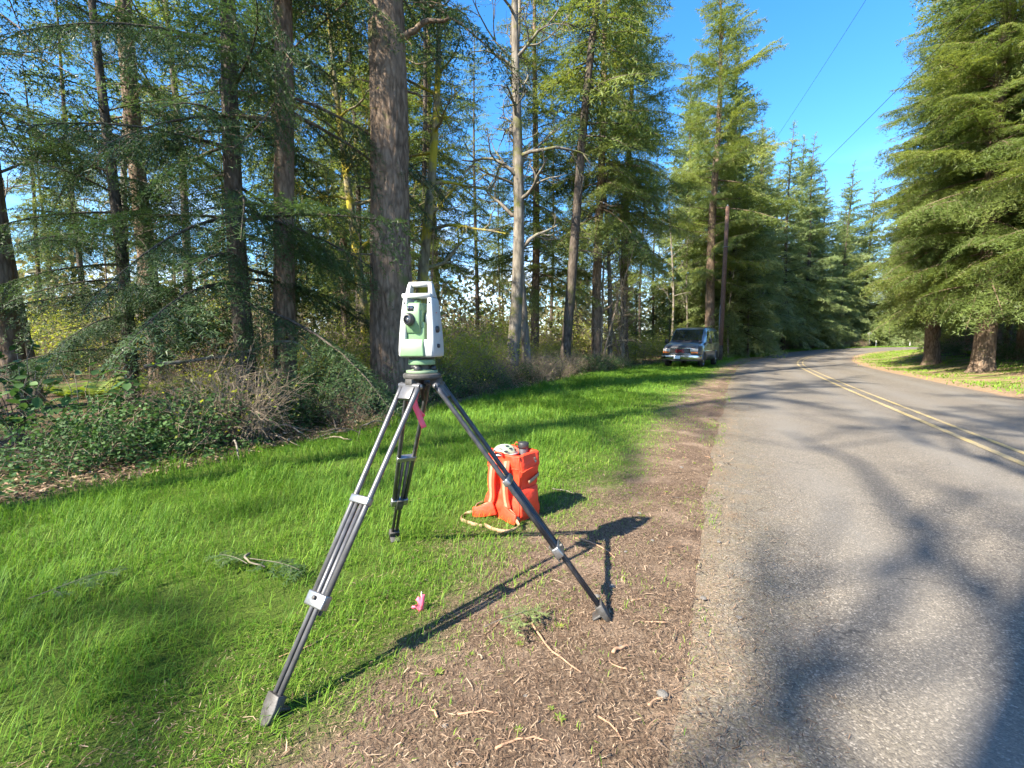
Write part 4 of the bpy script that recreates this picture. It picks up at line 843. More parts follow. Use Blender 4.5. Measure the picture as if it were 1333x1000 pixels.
for li, ft in enumerate(FEET):
    z0 = float(verge_z(np.array([ft[0]]), np.array([ft[1]]))[0]); ft = np.array([ft[0], ft[1], z0 - .01])
    d = nrm((ft - HEAD) * np.array([1, 1, 0])); top = HEAD + d * .078 + np.array([0, 0, -.03]); ax = nrm(ft - top); w = np.array([-d[1], d[0], 0.]); nn = np.cross(ax, w); LL = np.linalg.norm(ft - top); B = np.stack([w, nn, ax], 1)
    at = lambda s, a=0, b=0: rel(top + ax * (LL * s) + w * a + nn * b)
    lg = empty('leg'); lg.parent = tr; tm = M['legtube'] if li != 1 else M['legshade']
    if li == 2: tm = M['legshade']
    # hinge fork with its plate
    g = G(); g.add(*box(at(.030), (.070, .020, .07), B)); add_tube(g, [at(.004, -.062), at(.004, .062)], .013, 14); g.build('hinge_plate', M['legtube'], lg, bevel=.002)
    for sgn in (-1, 1):
        g = G(); V, F = lathe([(0, .006), (.010, .006), (.012, 0)], 12, 'x'); g.add((V * np.array([sgn, 1, 1])) @ np.eye(3) + at(.004, sgn * .064), F); g.build('bolt', M['steel'], lg)
    for sgn in (-1, 1):
        g = G(); add_tube(g, [at(-.005, sgn * .050), at(.04, sgn * .050), at(.41, sgn * .041), at(.695, sgn * .034)], [.0125, .0115, .0115, .0115], 14); g.build('outer_tube', tm, lg)
        g = G(); add_tube(g, [at(.40, sgn * .0145), at(.935, sgn * .0125)], .0098, 14); g.build('inner_tube', tm, lg)
    g = G(); g.add(*box(at(.405), (.106, .031, .034), B)); g.build('upper_collar', M['steel'], lg, bevel=.005)
    g = G(); g.add(*box(at(.695), (.100, .036, .052), B)); g.build('clamp', M['steel'], lg, bevel=.005)
    g = G(); g.add(*box(at(.700, 0, -.024), (.040, .010, .085), B)); add_tube(g, [at(.69, 0, -.03), at(.69, 0, .03)], .008, 10); g.build('clamp_lever', M['shoe'], lg, bevel=.003)
    g = G(); poly = [(-.030, .925), (.030, .925), (.034, .955), (.026, .985), (.008, 1.006), (-.008, 1.006), (-.026, .985), (-.034, .955)]
    for b in (-.017, .017):
        pass
    Vp = np.array([[x, b, s * LL] for b in (-.020, .020) for x, s in poly]); Vp[:, 1] *= np.interp(Vp[:, 2] / LL, [.92, 1.0], [1, .45]); Vw = rel(top) + Vp @ B.T; n = len(poly)
    n0 = g.n; g.add(Vw, [[i, (i + 1) % n, n + (i + 1) % n, n + i] for i in range(n)])
    for ring in (list(range(n))[::-1], [n + i for i in range(n)]): g.f.append(np.array([ring])); g.m.append(np.zeros(1)); g.r.append(np.zeros(1))
    g.build('foot', M['shoe'], lg, bevel=.003)
    g = G(); g.add(*box(at(.955, .0, -.036), (.058, .045, .010), B)); g.build('foot_step', M['shoe'], lg, bevel=.003)
# pink flagging tied under the head
g = G(); hp = rel(HEAD); P = spline([hp + [-.03, .02, -.06], hp + [-.035, -.02, -.12], hp + [-.02, -.01, -.17], hp + [.005, 0, -.24]], 12); g.add(*ribbon(P, (.8, .3, .2), .026, .001))
P = spline([hp + [-.035, -.02, -.10], hp + [-.03, .01, -.15], hp + [.0, .02, -.19]], 8); g.add(*ribbon(P, (.9, -.3, .1), .026, .001))
o = g.build('flagging_ribbon', M['pink'], smooth=True); o.location = (HEAD[0], HEAD[1], 0); tag(o, 'pink flagging ribbon hanging under the tripod head', 'ribbon')

# ------------------------------------------------------------------ total station
ts = empty('survey_instrument', (HEAD[0], HEAD[1], HEAD[2] + .023), R(-13), 'white and pale green total station mounted on the tripod', 'instrument'); ts.scale = (.80, .82, .945)
# tribrach
g = G(); add_prism(g, [(.092 * math.cos(R(a)), .092 * math.sin(R(a))) for a in range(0, 360, 20)], 2, 0, .012); g.add(*lathe([(.055, .012), (.062, .014), (.062, .016), (.03, .018)], 24)); tb = g.build('tribrach', M['dgreen'], ts, bevel=.003)
for a in (30, 150, 270):
    g = G(); V, F = lathe([(0, .011), (.019, .011), (.021, .014), (.021, .030), (.017, .033), (.010, .034), (.010, .045), (0, .045)], 20, c=(.062 * math.cos(R(a)), .062 * math.sin(R(a)), 0)); g.add(V, F); g.build('foot_screw', M['black'], tb)
g = G(); add_prism(g, [(.078 * math.cos(R(a)), .078 * math.sin(R(a))) for a in range(0, 360, 15)], 2, .040, .066); g.build('tribrach_plate', M['green'], ts, bevel=.004)
g = G(); V, F = lathe([(.045, .012), (.045, .07)], 24); g.add(V, F); g.add(*box((-.01, -.066, .030), (.05, .02, .014))); g.build('tribrach_lock', M['black'], ts)
g = G(); V, F = lathe([(.02, .066), (.070, .066), (.074, .070), (.074, .078), (.02, .078)], 32); g.add(V, F); g.build('rotation_ring', M['black'], ts)
Z0 = .078
# body: base block and two standards
def sect(z, hw, hd, inset=0.0): return [(-hw, -hd, z), (hw, -hd, z), (hw, hd, z), (-hw, hd, z)]
def loft4(g, secs, m=0):
    V = np.array(secs, float); k, n = V.shape[:2]; n0 = g.n; i = np.arange(k - 1)[:, None] * n; j = np.arange(n)[None]; F = np.stack([i + j, i + (j + 1) % n, i + n + (j + 1) % n, i + n + j], -1).reshape(-1, 4)
    g.add(V.reshape(-1, 3), F, m)
    for ring in (list(range(n))[::-1], [(k - 1) * n + q for q in range(n)]): g.f.append(np.array([ring]) + n0); g.m.append(np.full(1, m)); g.r.append(np.zeros(1))
g = G(); loft4(g, [sect(Z0, .098, .082), sect(Z0 + .012, .104, .088), sect(Z0 + .075, .100, .080), sect(Z0 + .085, .096, .075)]); g.build('base_housing', M['white'], ts, bevel=.006)
for sgn in (-1, 1):
    g = G(); S_ = []
    for z, xo, xi, hd in ((.0, .1075, .066, .080), (.03, .1085, .066, .082), (.10, .107, .064, .074), (.17, .102, .062, .066), (.23, .096, .060, .060), (.275, .090, .060, .054), (.292, .084, .062, .046)):
        a, b = sorted((sgn * xo, sgn * xi)); S_.append([(a, -hd, Z0 + z + .001), (b, -hd, Z0 + z + .001), (b, hd, Z0 + z + .001), (a, hd, Z0 + z + .001)])
    loft4(g, S_); st = g.build('standard', M['white'], ts, bevel=.009)
    # small black port at the top front corner, trunnion cover inside
    g = G(); V, F = lathe([(0, .003), (.0045, .003), (.0055, -.002)], 12, 'y', c=(sgn * .076, -.056, Z0 + .262)); g.add(V, F); g.build('port', M['black'], st)
    g = G(); V, F = lathe([(0, .0), (.034, .0), (.038, .004), (.038, .020), (.02, .022)], 30, 'x'); g.add(V * np.array([-sgn, 1, 1]) + np.array([sgn * .062, 0, Z0 + .185]), F); g.build('trunnion_cover', M['white' if sgn > 0 else 'green'], st)
st_r = st
for z, rr, x, y in ((.135, .0165, .1055, -.025), (.055, .010, .108, -.018)):
    g = G(); V, F = lathe([(rr, -.004), (rr, .010), (rr * .85, .013), (0, .013)], 22, 'x', c=(x, y, Z0 + z)); g.add(V, F); g.build('drive_knob', M['black'], ts)
g = G(); V, F = lathe([(.013, -.004), (.013, .014), (0, .016)], 18, 'x'); g.add(V * np.array([-1, 1, 1]) + np.array([-.106, -.02, Z0 + .035]), F); g.build('drive_knob', M['black'], ts)
g = G(); g.add(*box((.1045, .022, Z0 + .080), (.006, .058, .085))); g.build('battery_door', M['white'], ts, bevel=.003)
g = G(); g.add(*box((.1005, -.012, Z0 + .215), (.004, .012, .003))); g.build('maker_mark', M['red'], ts)
# green front apron (sloping keyboard cover)
g = G(); loft4(g, [[(-.088, -.104, Z0 + .004), (.058, -.104, Z0 + .004), (.062, -.07, Z0 + .004), (-.09, -.07, Z0 + .004)], [(-.086, -.100, Z0 + .05), (.050, -.100, Z0 + .05), (.058, -.07, Z0 + .05), (-.088, -.07, Z0 + .05)], [(-.080, -.084, Z0 + .088), (.046, -.084, Z0 + .088), (.055, -.05, Z0 + .088), (-.082, -.05, Z0 + .088)]]); g.build('keyboard_cover', M['green'], ts, bevel=.006)
g = G(); g.add(*box((-.012, -.03, Z0 + .12), (.11, .05, .10))); g.build('yoke_lining', M['green'], ts, bevel=.006)
# telescope
tl = empty('telescope', (-.014, 0, Z0 + .185)); tl.parent = ts
g = G(); loft4(g, [[(x, y, -.070) for x, y in ((-.046, -.062), (.034, -.062), (.034, .066), (-.046, .066))], [(x, y, -.02) for x, y in ((-.049, -.078), (.038, -.078), (.038, .080), (-.049, .080))], [(x, y, .045) for x, y in ((-.049, -.076), (.038, -.076), (.038, .078), (-.049, .078))], [(x, y, .078) for x, y in ((-.040, -.055), (.032, -.055), (.032, .055), (-.040, .055))]]); g.build('telescope_body', M['green'], tl, bevel=.006)
g = G(); g.add(*box((.0405, -.034, -.002), (.010, .055, .085))); g.build('telescope_side_cover', M['green'], tl, bevel=.004)
g = G(); V, F = lathe([(.018, .112), (.023, .112), (.0265, .106), (.0265, .090), (.031, .086), (.031, .074), (.02, .07)], 32, 'y', c=(-.020, 0, -.004)); g.add(V, F); g.build('eyepiece_ring', M['black'], tl)
g = G(); V, F = lathe([(0, .104), (.010, .106), (.018, .104)], 28, 'y', c=(-.020, 0, -.004)); g.add(V, F); g.build('eyepiece_lens', M['lens'], tl)
g = G(); V, F = lathe([(0, .1075), (.0045, .1075), (.006, .105)], 16, 'y', c=(-.018, 0, -.004)); g.add(V, F); g.build('eye_stop', M['steel'], tl)
g = G(); g.add(*box((-.016, -.075, .050), (.036, .012, .024))); g.build('sight_window', M['lens'], tl, bevel=.002)
g = G(); V, F = lathe([(.0, .006), (.032, .006), (.034, 0), (.034, -.02)], 30, 'y', c=(-.006, .098, 0)); g.add(V * np.array([1, 1, 1]), F); g.build('objective', M['lens'], tl)
g = G(); g.add(*box((-.006, .0, .086), (.016, .06, .012))); g.build('sight_rail', M['green'], tl, bevel=.002)
# carrying handle
hz = Z0 + .290
for sgn in (-1, 1):
    g = G(); loft4(g, [[(sgn * .072 + a, b, hz) for a, b in ((-.016, -.034), (.016, -.034), (.016, .034), (-.016, .034))], [(sgn * .068 + a, b, hz + .035) for a, b in ((-.013, -.024), (.013, -.024), (.013, .024), (-.013, .024))], [(sgn * .062 + a, b, hz + .068) for a, b in ((-.012, -.016), (.012, -.016), (.012, .016), (-.012, .016))]])
    g.build('handle_post', M['white'], ts, bevel=.005)
g = G(); add_tube(g, [(-.070, 0, hz + .064), (.070, 0, hz + .064)], .0135, 18); g.build('handle_grip', M['white'], ts)
g = G(); add_tube(g, [(-.094, -.040, hz + .006), (.080, -.040, hz + .006)], .0125, 18); g.build('handle_bar', M['white'], ts)
g = G(); add_tube(g, [(-.08, .036, hz + .006), (.08, .036, hz + .006)], .010, 14); g.build('handle_bar', M['white'], ts)

# ------------------------------------------------------------------ orange backpack
bz = float(verge_z(np.array([-.02]), np.array([3.36]))[0])
bp = empty('backpack', (.0, 3.34, bz), R(-40), 'bright orange survey backpack with tan webbing standing on the grass', 'backpack')
r = np.random.RandomState(4)
def pack_pt(u, v):
    """u around 0..1, v up 0..1: a soft slumped box"""
    a = u * 2 * np.pi; z = v * .485; hw = .165 * (1 - .10 * v ** 2) + .012 * np.sin(v * 9); hd = .125 * (1 - .06 * v) + .010 * np.sin(v * 7 + 1)
    e = .32; x = hw * np.sign(np.cos(a)) * np.abs(np.cos(a)) ** e; y = hd * np.sign(np.sin(a)) * np.abs(np.sin(a)) ** e
    w = vnoise(np.stack([np.cos(a) * 1.8 + 4, np.sin(a) * 1.8, z * 9], -1)) - .5; w2 = vnoise(np.stack([np.cos(a) * 4 + 9, np.sin(a) * 4, z * 22 + np.cos(a) * 3], -1)) - .5
    s = 1 + .15 * w + .12 * w2; return np.stack([x * s + .02 * v, y * s, z * (1 + .05 * (w * 1.5))], -1)
U, Vv = np.meshgrid(np.linspace(0, 1, 73)[:-1], np.linspace(0, 1, 40)); Pp = pack_pt(U, Vv); nr, nc = U.shape
i = (np.arange(nr - 1)[:, None] * nc).repeat(nc, 1); j = np.arange(nc)[None].repeat(nr - 1, 0); F = np.stack([i + j, i + (j + 1) % nc, i + nc + (j + 1) % nc, i + nc + j], -1).reshape(-1, 4)
g = G().add(Pp, F)
topc = Pp[-1].mean(0); rim = Pp[-1]
for q, (k, dz_) in enumerate(((.86, .004), (.75, -.035), (.3, -.05), (.02, -.05))):
    pass
rings = np.stack([rim] + [topc + (rim - topc) * k + np.array([0, 0, dz_]) for k, dz_ in ((.93, .012), (.82, .0), (.70, -.04), (.02, -.05))]); n0 = g.n
i = (np.arange(4)[:, None] * nc).repeat(nc, 1); j = np.arange(nc)[None].repeat(4, 0); g.add(rings, np.stack([i + j, i + (j + 1) % nc, i + nc + (j + 1) % nc, i + nc + j], -1).reshape(-1, 4))
bot = Pp[0]; g.add(np.concatenate([bot, [bot.mean(0)]]), [[(q + 1) % nc, q, nc] for q in range(nc)])
body = g.build('body', M['orange'], bp)
# shoulder straps on the -y face, hip belt wings, webbing
for sgn in (-1, 1):
    x = sgn * .062
    P = spline([(x * .8, -.120, .44), (x, -.142, .40), (x * 1.05, -.158, .28), (x * 1.1, -.150, .16), (x * 1.4, -.150, .10)], 16); g = G(); g.add(*ribbon(P, (1, 0, 0), np.linspace(.070, .060, 16), .016)); sp = g.build('shoulder_strap', M['pad'], bp, bevel=.005)
    P2 = P + np.array([0, -.011, 0]); g = G(); g.add(*ribbon(P2, (1, 0, 0), .026, .003)); g.build('strap_webbing', M['webbing'], sp)
    P = spline([(x * 1.4, -.150, .10), (sgn * .15, -.155, .07), (sgn * .175, -.13, .03)], 9); g = G(); g.add(*ribbon(P, (0, .2, 1), .026, .003)); g.build('adjuster_webbing', M['webbing'], bp)
for sgn, pts in ((1, [(.03, -.15, .075), (.10, -.175, .065), (.16, -.19, .06), (.20, -.195, .058)]), (-1, [(-.04, -.15, .08), (-.10, -.19, .055), (-.15, -.22, .04), (-.19, -.225, .035)])):
    P = spline(pts, 12); g = G(); g.add(*ribbon(P, (0, .15, 1), np.linspace(.105, .072, 12), .022)); g.build('hip_belt', M['orange'], bp, bevel=.007)
    e = np.array(pts[-1]); P = spline([e, e + [sgn * .05, -.03, -.02], e + [sgn * .02, -.11, -.018 - (e[2] - .02) * .5], e + [-sgn * .08, -.13, .012 - e[2]], e + [-sgn * .20, -.115, .012 - e[2]]], 16); g = G(); g.add(*ribbon(P, (.2, .3, 1), .024, .003)); g.build('belt_webbing', M['webbing'], bp)
P = spline([(-.19, -.22, .035), (-.22, -.16, .06), (-.215, -.08, .06), (-.25, -.03, .02), (-.30, -.01, .012)], 14); g = G(); g.add(*ribbon(P, (.2, .5, .8), .026, .003)); g.build('loose_webbing', M['webbing'], bp)
for a_ in (.125, .375, .625, .875):
    vs = np.linspace(.02, .99, 18); P = pack_pt(np.full(18, a_), vs); P = P + nrm(P * np.array([1, 1, 0])) * .002; g = G(); add_tube(g, P, .0045, 6); g.build('seam_piping', M['pad'], bp)
vs = np.linspace(0, 1, 49); P = pack_pt(vs, np.full(49, .80)); P[:, 2] += .012 * np.sin(vs * 25); P = P + nrm(P * np.array([1, 1, 0])) * .003; g = G(); add_tube(g, P, .004, 6, cap=False); g.build('lid_hem', M['pad'], bp)
# right-hand side: compression strap, buckle patch, pocket
P = spline([(.184, -.03, .285), (.186, .02, .30), (.184, .07, .315), (.170, .11, .318)], 10); g = G(); g.add(*ribbon(P, (0, 0, 1), .026, .004)); g.build('compression_strap', M['webbing'], bp)
g = G(); g.add(*box((.172, .055, .425), (.012, .036, .062))); g.build('buckle_patch', M['webbing'], bp, bevel=.003)
g = G(); g.add(*box((.177, .055, .425), (.012, .024, .020))); g.build('buckle', M['steel'], bp, bevel=.003)
U, Vv = np.meshgrid(np.linspace(0, 1, 13), np.linspace(0, 1, 13)); bulge = .030 * (np.sin(U * math.pi) * np.sin(Vv * math.pi)) ** .5; Pk = np.stack([.168 + bulge + .006 * vnoise(np.stack([U * 3, Vv * 4, U * 0], -1)), -.095 + .19 * U, .05 + .19 * Vv], -1)
i = (np.arange(12)[:, None] * 13 + np.arange(12)[None]).ravel(); g = G().add(Pk, np.stack([i, i + 1, i + 14, i + 13], 1)); g.build('side_pocket', M['orange'], bp)
P = spline([(-.03, -.125, .465), (-.03, -.15, .50), (.03, -.15, .50), (.03, -.125, .465)], 10); g = G(); g.add(*ribbon(P, (0, 1, 0), .022, .004)); g.build('haul_loop', M['pad'], bp)
# things lying on the pack
tops = np.array([.0, 3.34, bz + .445])
he = empty('helmet', tuple(tops + [-.055, -.02, .025]), R(20), 'pale green vented helmet resting in the open top of the orange backpack', 'helmet')
n = 28; u = np.linspace(0, 2 * math.pi, n, endpoint=False); vv = np.linspace(0, math.pi / 2, 9); rr = np.random.RandomState(2)
Vh = np.stack([.095 * np.cos(u)[None] * np.cos(vv)[:, None], .075 * np.sin(u)[None] * np.cos(vv)[:, None], np.broadcast_to(.070 * np.sin(vv)[:, None], (9, n))], -1); Vh *= (1 + .05 * np.sin(u * 6)[None, :, None] * np.cos(vv)[:, None, None])
i = (np.arange(8)[:, None] * n).repeat(n, 1); j = np.arange(n)[None].repeat(8, 0); F = np.stack([i + j, i + (j + 1) % n, i + n + (j + 1) % n, i + n + j], -1).reshape(-1, 4)
o = G().add(Vh.reshape(-1, 3), F).build('shell', M['mint'], he); so = o.modifiers.new('Solidify', 'SOLIDIFY'); so.thickness = .006
for a, el in ((-100, 25), (-70, 40), (-130, 40), (-40, 25), (200, 25), (-85, 60)):
    d = np.array([math.cos(R(a)) * math.cos(R(el)), math.sin(R(a)) * math.cos(R(el)), math.sin(R(el))]); c = d * np.array([.0965, .0765, .0715]); w = nrm(np.cross(d, [0, 0, 1])); b = np.cross(w, d); g = G(); t_ = np.linspace(0, 6.283, 13)[:-1]
    ring = c + (np.cos(t_)[:, None] * w * .016 + np.sin(t_)[:, None] * b * .008) + d * .004; g.add(np.concatenate([ring, [c + d * .005]]), [[q, (q + 1) % 12, 12] for q in range(12)]); g.build('vent', M['black'], he)
P = np.stack([.098 * np.cos(u), .078 * np.sin(u), .004 + 0 * u], 1); g = G(); add_tube(g, np.concatenate([P, P[:1]]), .006, 8, cap=False); g.build('rim', M['white'], he)
bo = empty('water_bottle', tuple(tops + [.085, .03, .005]), 0, 'dark bottle with a black cap poking out of the backpack', 'bottle')
g = G(); V, F = lathe([(0, -.12), (.034, -.12), (.036, -.10), (.036, .045), (.030, .055)], 22); g.add(V, F); g.build('flask', M['legtube'], bo)
g = G(); V, F = lathe([(.030, .050), (.041, .052), (.042, .062), (.042, .088), (.038, .094), (0, .095)], 24); g.add(V, F); g.build('cap', M['black'], bo)
P = spline([(-.040, 0, .05), (-.062, -.01, .08), (-.05, -.02, .10), (-.036, -.01, .085)], 10); g = G(); g.add(*ribbon(P, (0, 1, .1), .016, .003)); g.build('cap_strap', M['pad'], bo)

# ------------------------------------------------------------------ passenger van
va = math.atan2(.46, .888)
vn = empty('passenger_van', (10.35, 26.1, float(verge_z(np.array([9.8]), np.array([27.3]))[0]) + .03), -R(34), 'dark slate passenger van parked on the grass verge facing the instrument', 'van'); vn.scale = (1.0, 1.0, 1.06)
# local frame: +y towards the rear, front axle at y = 0 - 1.7
st = [  # y, half width bottom, mid, belt, roof edge, z bottom, z belt, z roof
 (-2.72, .80, .84, .80, .74, .42, .86, .93), (-2.66, .86, .90, .87, .80, .40, .92, 1.02), (-2.2, .93, .985, .95, .84, .38, 1.06, 1.15), (-1.62, .96, 1.0, .98, .84, .36, 1.12, 1.235),
 (-1.50, .96, 1.0, .985, .83, .36, 1.14, 1.27), (-.74, .96, 1.0, .99, .80, .36, 1.15, 1.94), (-.45, .96, 1.0, .99, .81, .36, 1.15, 2.02), (.6, .96, 1.0, .99, .815, .36, 1.15, 2.07), (2.2, .96, 1.0, .99, .81, .36, 1.15, 2.06), (2.75, .95, .99, .97, .79, .40, 1.15, 2.0), (2.86, .92, .95, .93, .74, .44, 1.15, 1.90)]
def ring(s):
    y, wb, wm, w, wr, zb, zl, zr = s; H = [(wb, zb), (wm, zb + .22), (wm + .005, (zb + zl) / 2 + .08), (w, zl), (wr + (w - wr) * .45, zl + (zr - zl) * .55), (wr, zr - .10 * min(1, (zr - zl))), (wr * .93, zr - .025), (wr * .6, zr)]
    H = np.array(H); L_ = H[::-1] * np.array([-1, 1]); A = np.concatenate([H, L_]); return np.stack([A[:, 0], np.full(len(A), y), A[:, 1]], 1)
RG = np.array([ring(s) for s in st]); g = G(); loft4(g, RG); g.build('body', M['vanpaint'], vn)
def patch(name, pts, mat, par=vn, off=.012, m=None):
    p = np.array(pts, float); n_ = nrm(np.cross(p[1] - p[0], p[-1] - p[0])); g = G(); V = np.concatenate([p - n_ * .01, p + n_ * off]); k = len(p); g.add(V, [[i, (i + 1) % k, k + (i + 1) % k, k + i] for i in range(k)])
    for rg in (list(range(k))[::-1], [k + i for i in range(k)]): g.f.append(np.array([rg])); g.m.append(np.zeros(1)); g.r.append(np.zeros(1))
    return g.build(name, mat, par, bevel=.004, smooth=False)
def lerp(a, b, t): return np.asarray(a) + (np.asarray(b) - np.asarray(a)) * t
# windscreen between the cowl and the roof front
A, B_ = RG[4], RG[5]; wl, wr_ = A[5], A[10]; tl_, tr_ = B_[5], B_[10]
q = [lerp(A[10], B_[10], .05) * [.95, 1, 1], lerp(A[5], B_[5], .05) * [.95, 1, 1], lerp(A[5], B_[5], .96) * [.93, 1, 1], lerp(A[10], B_[10], .96) * [.93, 1, 1]]
for p_ in q: p_[2] += .055
ws = patch('windscreen', q, M['vanglass'], off=.02)
for sgn in (-1, 1):
    g = G(); add_tube(g, [(sgn * .1 - .25, -1.44, 1.335), (sgn * .1 + .22, -1.36, 1.44)], .010, 6); g.build('wiper', M['black'], ws)
def side_q(y0, y1, v0, v1, sgn, slant=0.):
    def P_(y, v): 
        w = np.interp(y, [s[0] for s in st], [s[3] for s in st]); r_ = np.interp(y, [s[0] for s in st], [s[4] for s in st]); zl = 1.15; zr = np.interp(y, [s[0] for s in st], [s[7] for s in st]) - .1
        return np.array([sgn * (w + (r_ - w) * v * .96 + .012), y, zl + (zr - zl) * v])
    p = [P_(y0, v0), P_(y1, v0), P_(y1 , v1), P_(y0 + slant, v1)]; return p if sgn > 0 else p[::-1]
for sgn in (-1, 1):
    for y0, y1, sl in ((-1.02, -.02, .50), (.10, 1.22, 0), (1.32, 2.62, 0)): patch('side_window', side_q(y0, y1, .08, .86, sgn, sl), M['vanglass'])
    for y in (-1.10, .04, 1.27):
        g = G(); g.add(*box((sgn * 1.002, y, .82), (.010, .012, .72))); g.build('door_seam', M['black'], vn)
    g = G(); g.add(*box((sgn * 1.006, .1, .80), (.022, 3.9, .07))); g.build('side_moulding', M['chrome'], vn, bevel=.008)
    g = G(); g.add(*box((sgn * 1.01, -.12, 1.06), (.02, .14, .03))); g.build('door_handle', M['black'], vn, bevel=.006)
    mi = G(); mi.add(*box((sgn * 1.16, -1.06, 1.30), (.17, .10, .26))); mo = mi.build('wing_mirror', M['black'], vn, bevel=.03); g = G(); g.add(*box((sgn * 1.04, -1.04, 1.22), (.12, .05, .05))); g.build('mirror_arm', M['black'], mo)
    for y in (-1.72, 1.70):
        w_ = empty('wheel', (sgn * .86, y, .365)); w_.parent = vn; g = G(); V, F = lathe([(.22, -.12), (.34, -.125), (.37, -.09), (.375, 0), (.37, .09), (.34, .125), (.22, .12)], 32, 'x'); g.add(V * np.array([sgn, 1, 1]), F); g.build('tyre', M['rubber'], w_)
        g = G(); V, F = lathe([(.0, .09), (.07, .10), (.09, .07), (.17, .06), (.20, .10), (.225, .118), (.225, -.1)], 28, 'x'); g.add(V * np.array([sgn, 1, 1]), F); g.build('rim', M['chrome'], w_)
        a = np.linspace(0, math.pi, 15); rr0 = np.stack([np.full(15, sgn * 1.0), y + .44 * np.cos(a), .36 + .44 * np.sin(a)], 1); g = G(); g.add(*ribbon(rr0, (1, 0, 0), .05, .05)); g.build('wheel_arch', M['vanpaint'], vn, bevel=.01)
        a = np.linspace(0, math.pi, 17); rg = np.stack([np.full(17, sgn * 1.0075), y + .425 * np.cos(a), .355 + .425 * np.sin(a)], 1); g = G(); g.add(np.concatenate([rg, [[sgn * 1.0075, y, .355]]]), [[i_, i_ + 1, 17] for i_ in range(16)]); g.build('wheel_well_shade', M['rubber'], vn)  # flat black half disc drawn for the shade inside the wheel opening
g = G(); g.add(*box((0, .1, .40), (1.75, 4.9, .20))); g.build('chassis', M['rubber'], vn)
# nose: grille, lamps, bumper, plate
gr = empty('grille', (0, -2.735, .80)); gr.parent = vn
g = G(); g.add(*box((0, .012, 0), (1.02, .03, .27))); g.build('grille_mesh', M['black'], gr)
for z, x, w_, h_ in ((.142, 0, 1.08, .035), (-.142, 0, 1.08, .035)):
    g = G(); g.add(*box((x, -.012, z), (w_, .05, h_))); g.build('grille_frame', M['chrome'], gr, bevel=.008)
for x in (-.53, .53): g = G(); g.add(*box((x, -.012, 0), (.035, .05, .25))); g.build('grille_frame', M['chrome'], gr, bevel=.008)
for z in (-.07, .0, .07): g = G(); g.add(*box((0, -.008, z), (1.0, .02, .014))); g.build('grille_bar', M['steel'], gr)
fc = bpy.data.curves.new('badge', 'FONT'); fc.body = 'GMC'; fc.size = .20; fc.extrude = .012; fc.align_x = 'CENTER'; fc.align_y = 'CENTER'; fo = bpy.data.objects.new('badge_tmp', fc); COL.objects.link(fo)
bpy.context.view_layer.update(); me = bpy.data.meshes.new_from_object(fo.evaluated_get(bpy.context.evaluated_depsgraph_get())); bpy.data.objects.remove(fo); me.materials.clear(); me.materials.append(M['red']); b = spawn('badge', me, gr); b.rotation_euler = (R(90), 0, 0); b.location = (0, -.045, 0)
for sgn in (-1, 1):
    hl = empty('headlight', (sgn * .72, -2.70, .80)); hl.parent = vn; g = G(); g.add(*box((0, 0, .055), (.32, .08, .13))); g.build('lamp_lens', M['clear'], hl, bevel=.015); g = G(); g.add(*box((0, -.004, -.065), (.34, .08, .085))); g.build('indicator', M['amber'], hl, bevel=.012)
g = G(); P = spline([(-1.0, -2.42, .50), (-.93, -2.72, .50), (-.6, -2.82, .50), (0, -2.84, .50), (.6, -2.82, .50), (.93, -2.72, .50), (1.0, -2.42, .50)], 30); g.add(*ribbon(P, (0, 0, 1), .20, .06)); g.build('bumper', M['chrome'], vn, bevel=.015)
g = G(); P = P + np.array([0, .03, -.13]); g.add(*ribbon(P, (0, 0, 1), .10, .05)); g.build('air_dam', M['black'], vn, bevel=.01)
g = G(); P = P + np.array([0, -.0, .255]); g.add(*ribbon(P, (0, 0, 1), .05, .05)); g.build('bumper_trim', M['black'], vn, bevel=.01)
g = G(); g.add(*box((-.12, -2.885, .50), (.31, .012, .155))); g.build('number_plate', M['plate'], vn, bevel=.003)

# ------------------------------------------------------------------ utility pole, cables, far signs
px, py = 15.4, 33.6; pz = zg1(px, py)
up = empty('utility_pole', (px, py, pz - .1), 0, 'weathered reddish wooden utility pole behind the van', 'utility pole')
g = G(); add_tube(g, [(0, 0, -.3), (.02, 0, 3), (.07, 0, 7), (.11, 0, 11.2)], [.175, .165, .145, .125], 16); g.build('shaft', M['pole'], up)
g = G(); add_tube(g, [(0, 0, -.25), (.006, 0, 1.25)], [.18, .175], 16); g.build('dark_base', M['bark2'], up)
g = G(); add_tube(g, [(-.185, -.05, .2), (-.16, -.05, 4.2)], .016, 8); g.build('ground_wire_guard', M['steel'], up)
g = G(); V, F = lathe([(.03, 0), (.055, .03), (.03, .06), (.055, .09), (.03, .12), (.0, .14)], 14, c=(.11, 0, 11.2)); g.add(V, F); g.build('insulator', M['signback'], up)
g = G(); g.add(*box((.09, 0, 8.35), (.34, .34, .06))); g.build('cable_bracket', M['steel'], up, bevel=.01)
for z0, sag, rad, lab in ((11.25, 2.1, .005, 'thin power line sagging from the pole top across the sky'), (7.9, 1.6, .0055, 'lower telephone cable running from the utility pole')):
    a = np.array([px + .1, py, pz + z0 - .0]); b = np.array([-5.5, -31, z0 - .2]); t_ = np.linspace(0, 1, 60)[:, None]; P = a + (b - a) * t_; P[:, 2] -= (4 * sag * t_ * (1 - t_))[:, 0]; g = G(); add_tube(g, P, rad, 6); tag(g.build('overhead_cable', M['wire']), lab, 'cable')
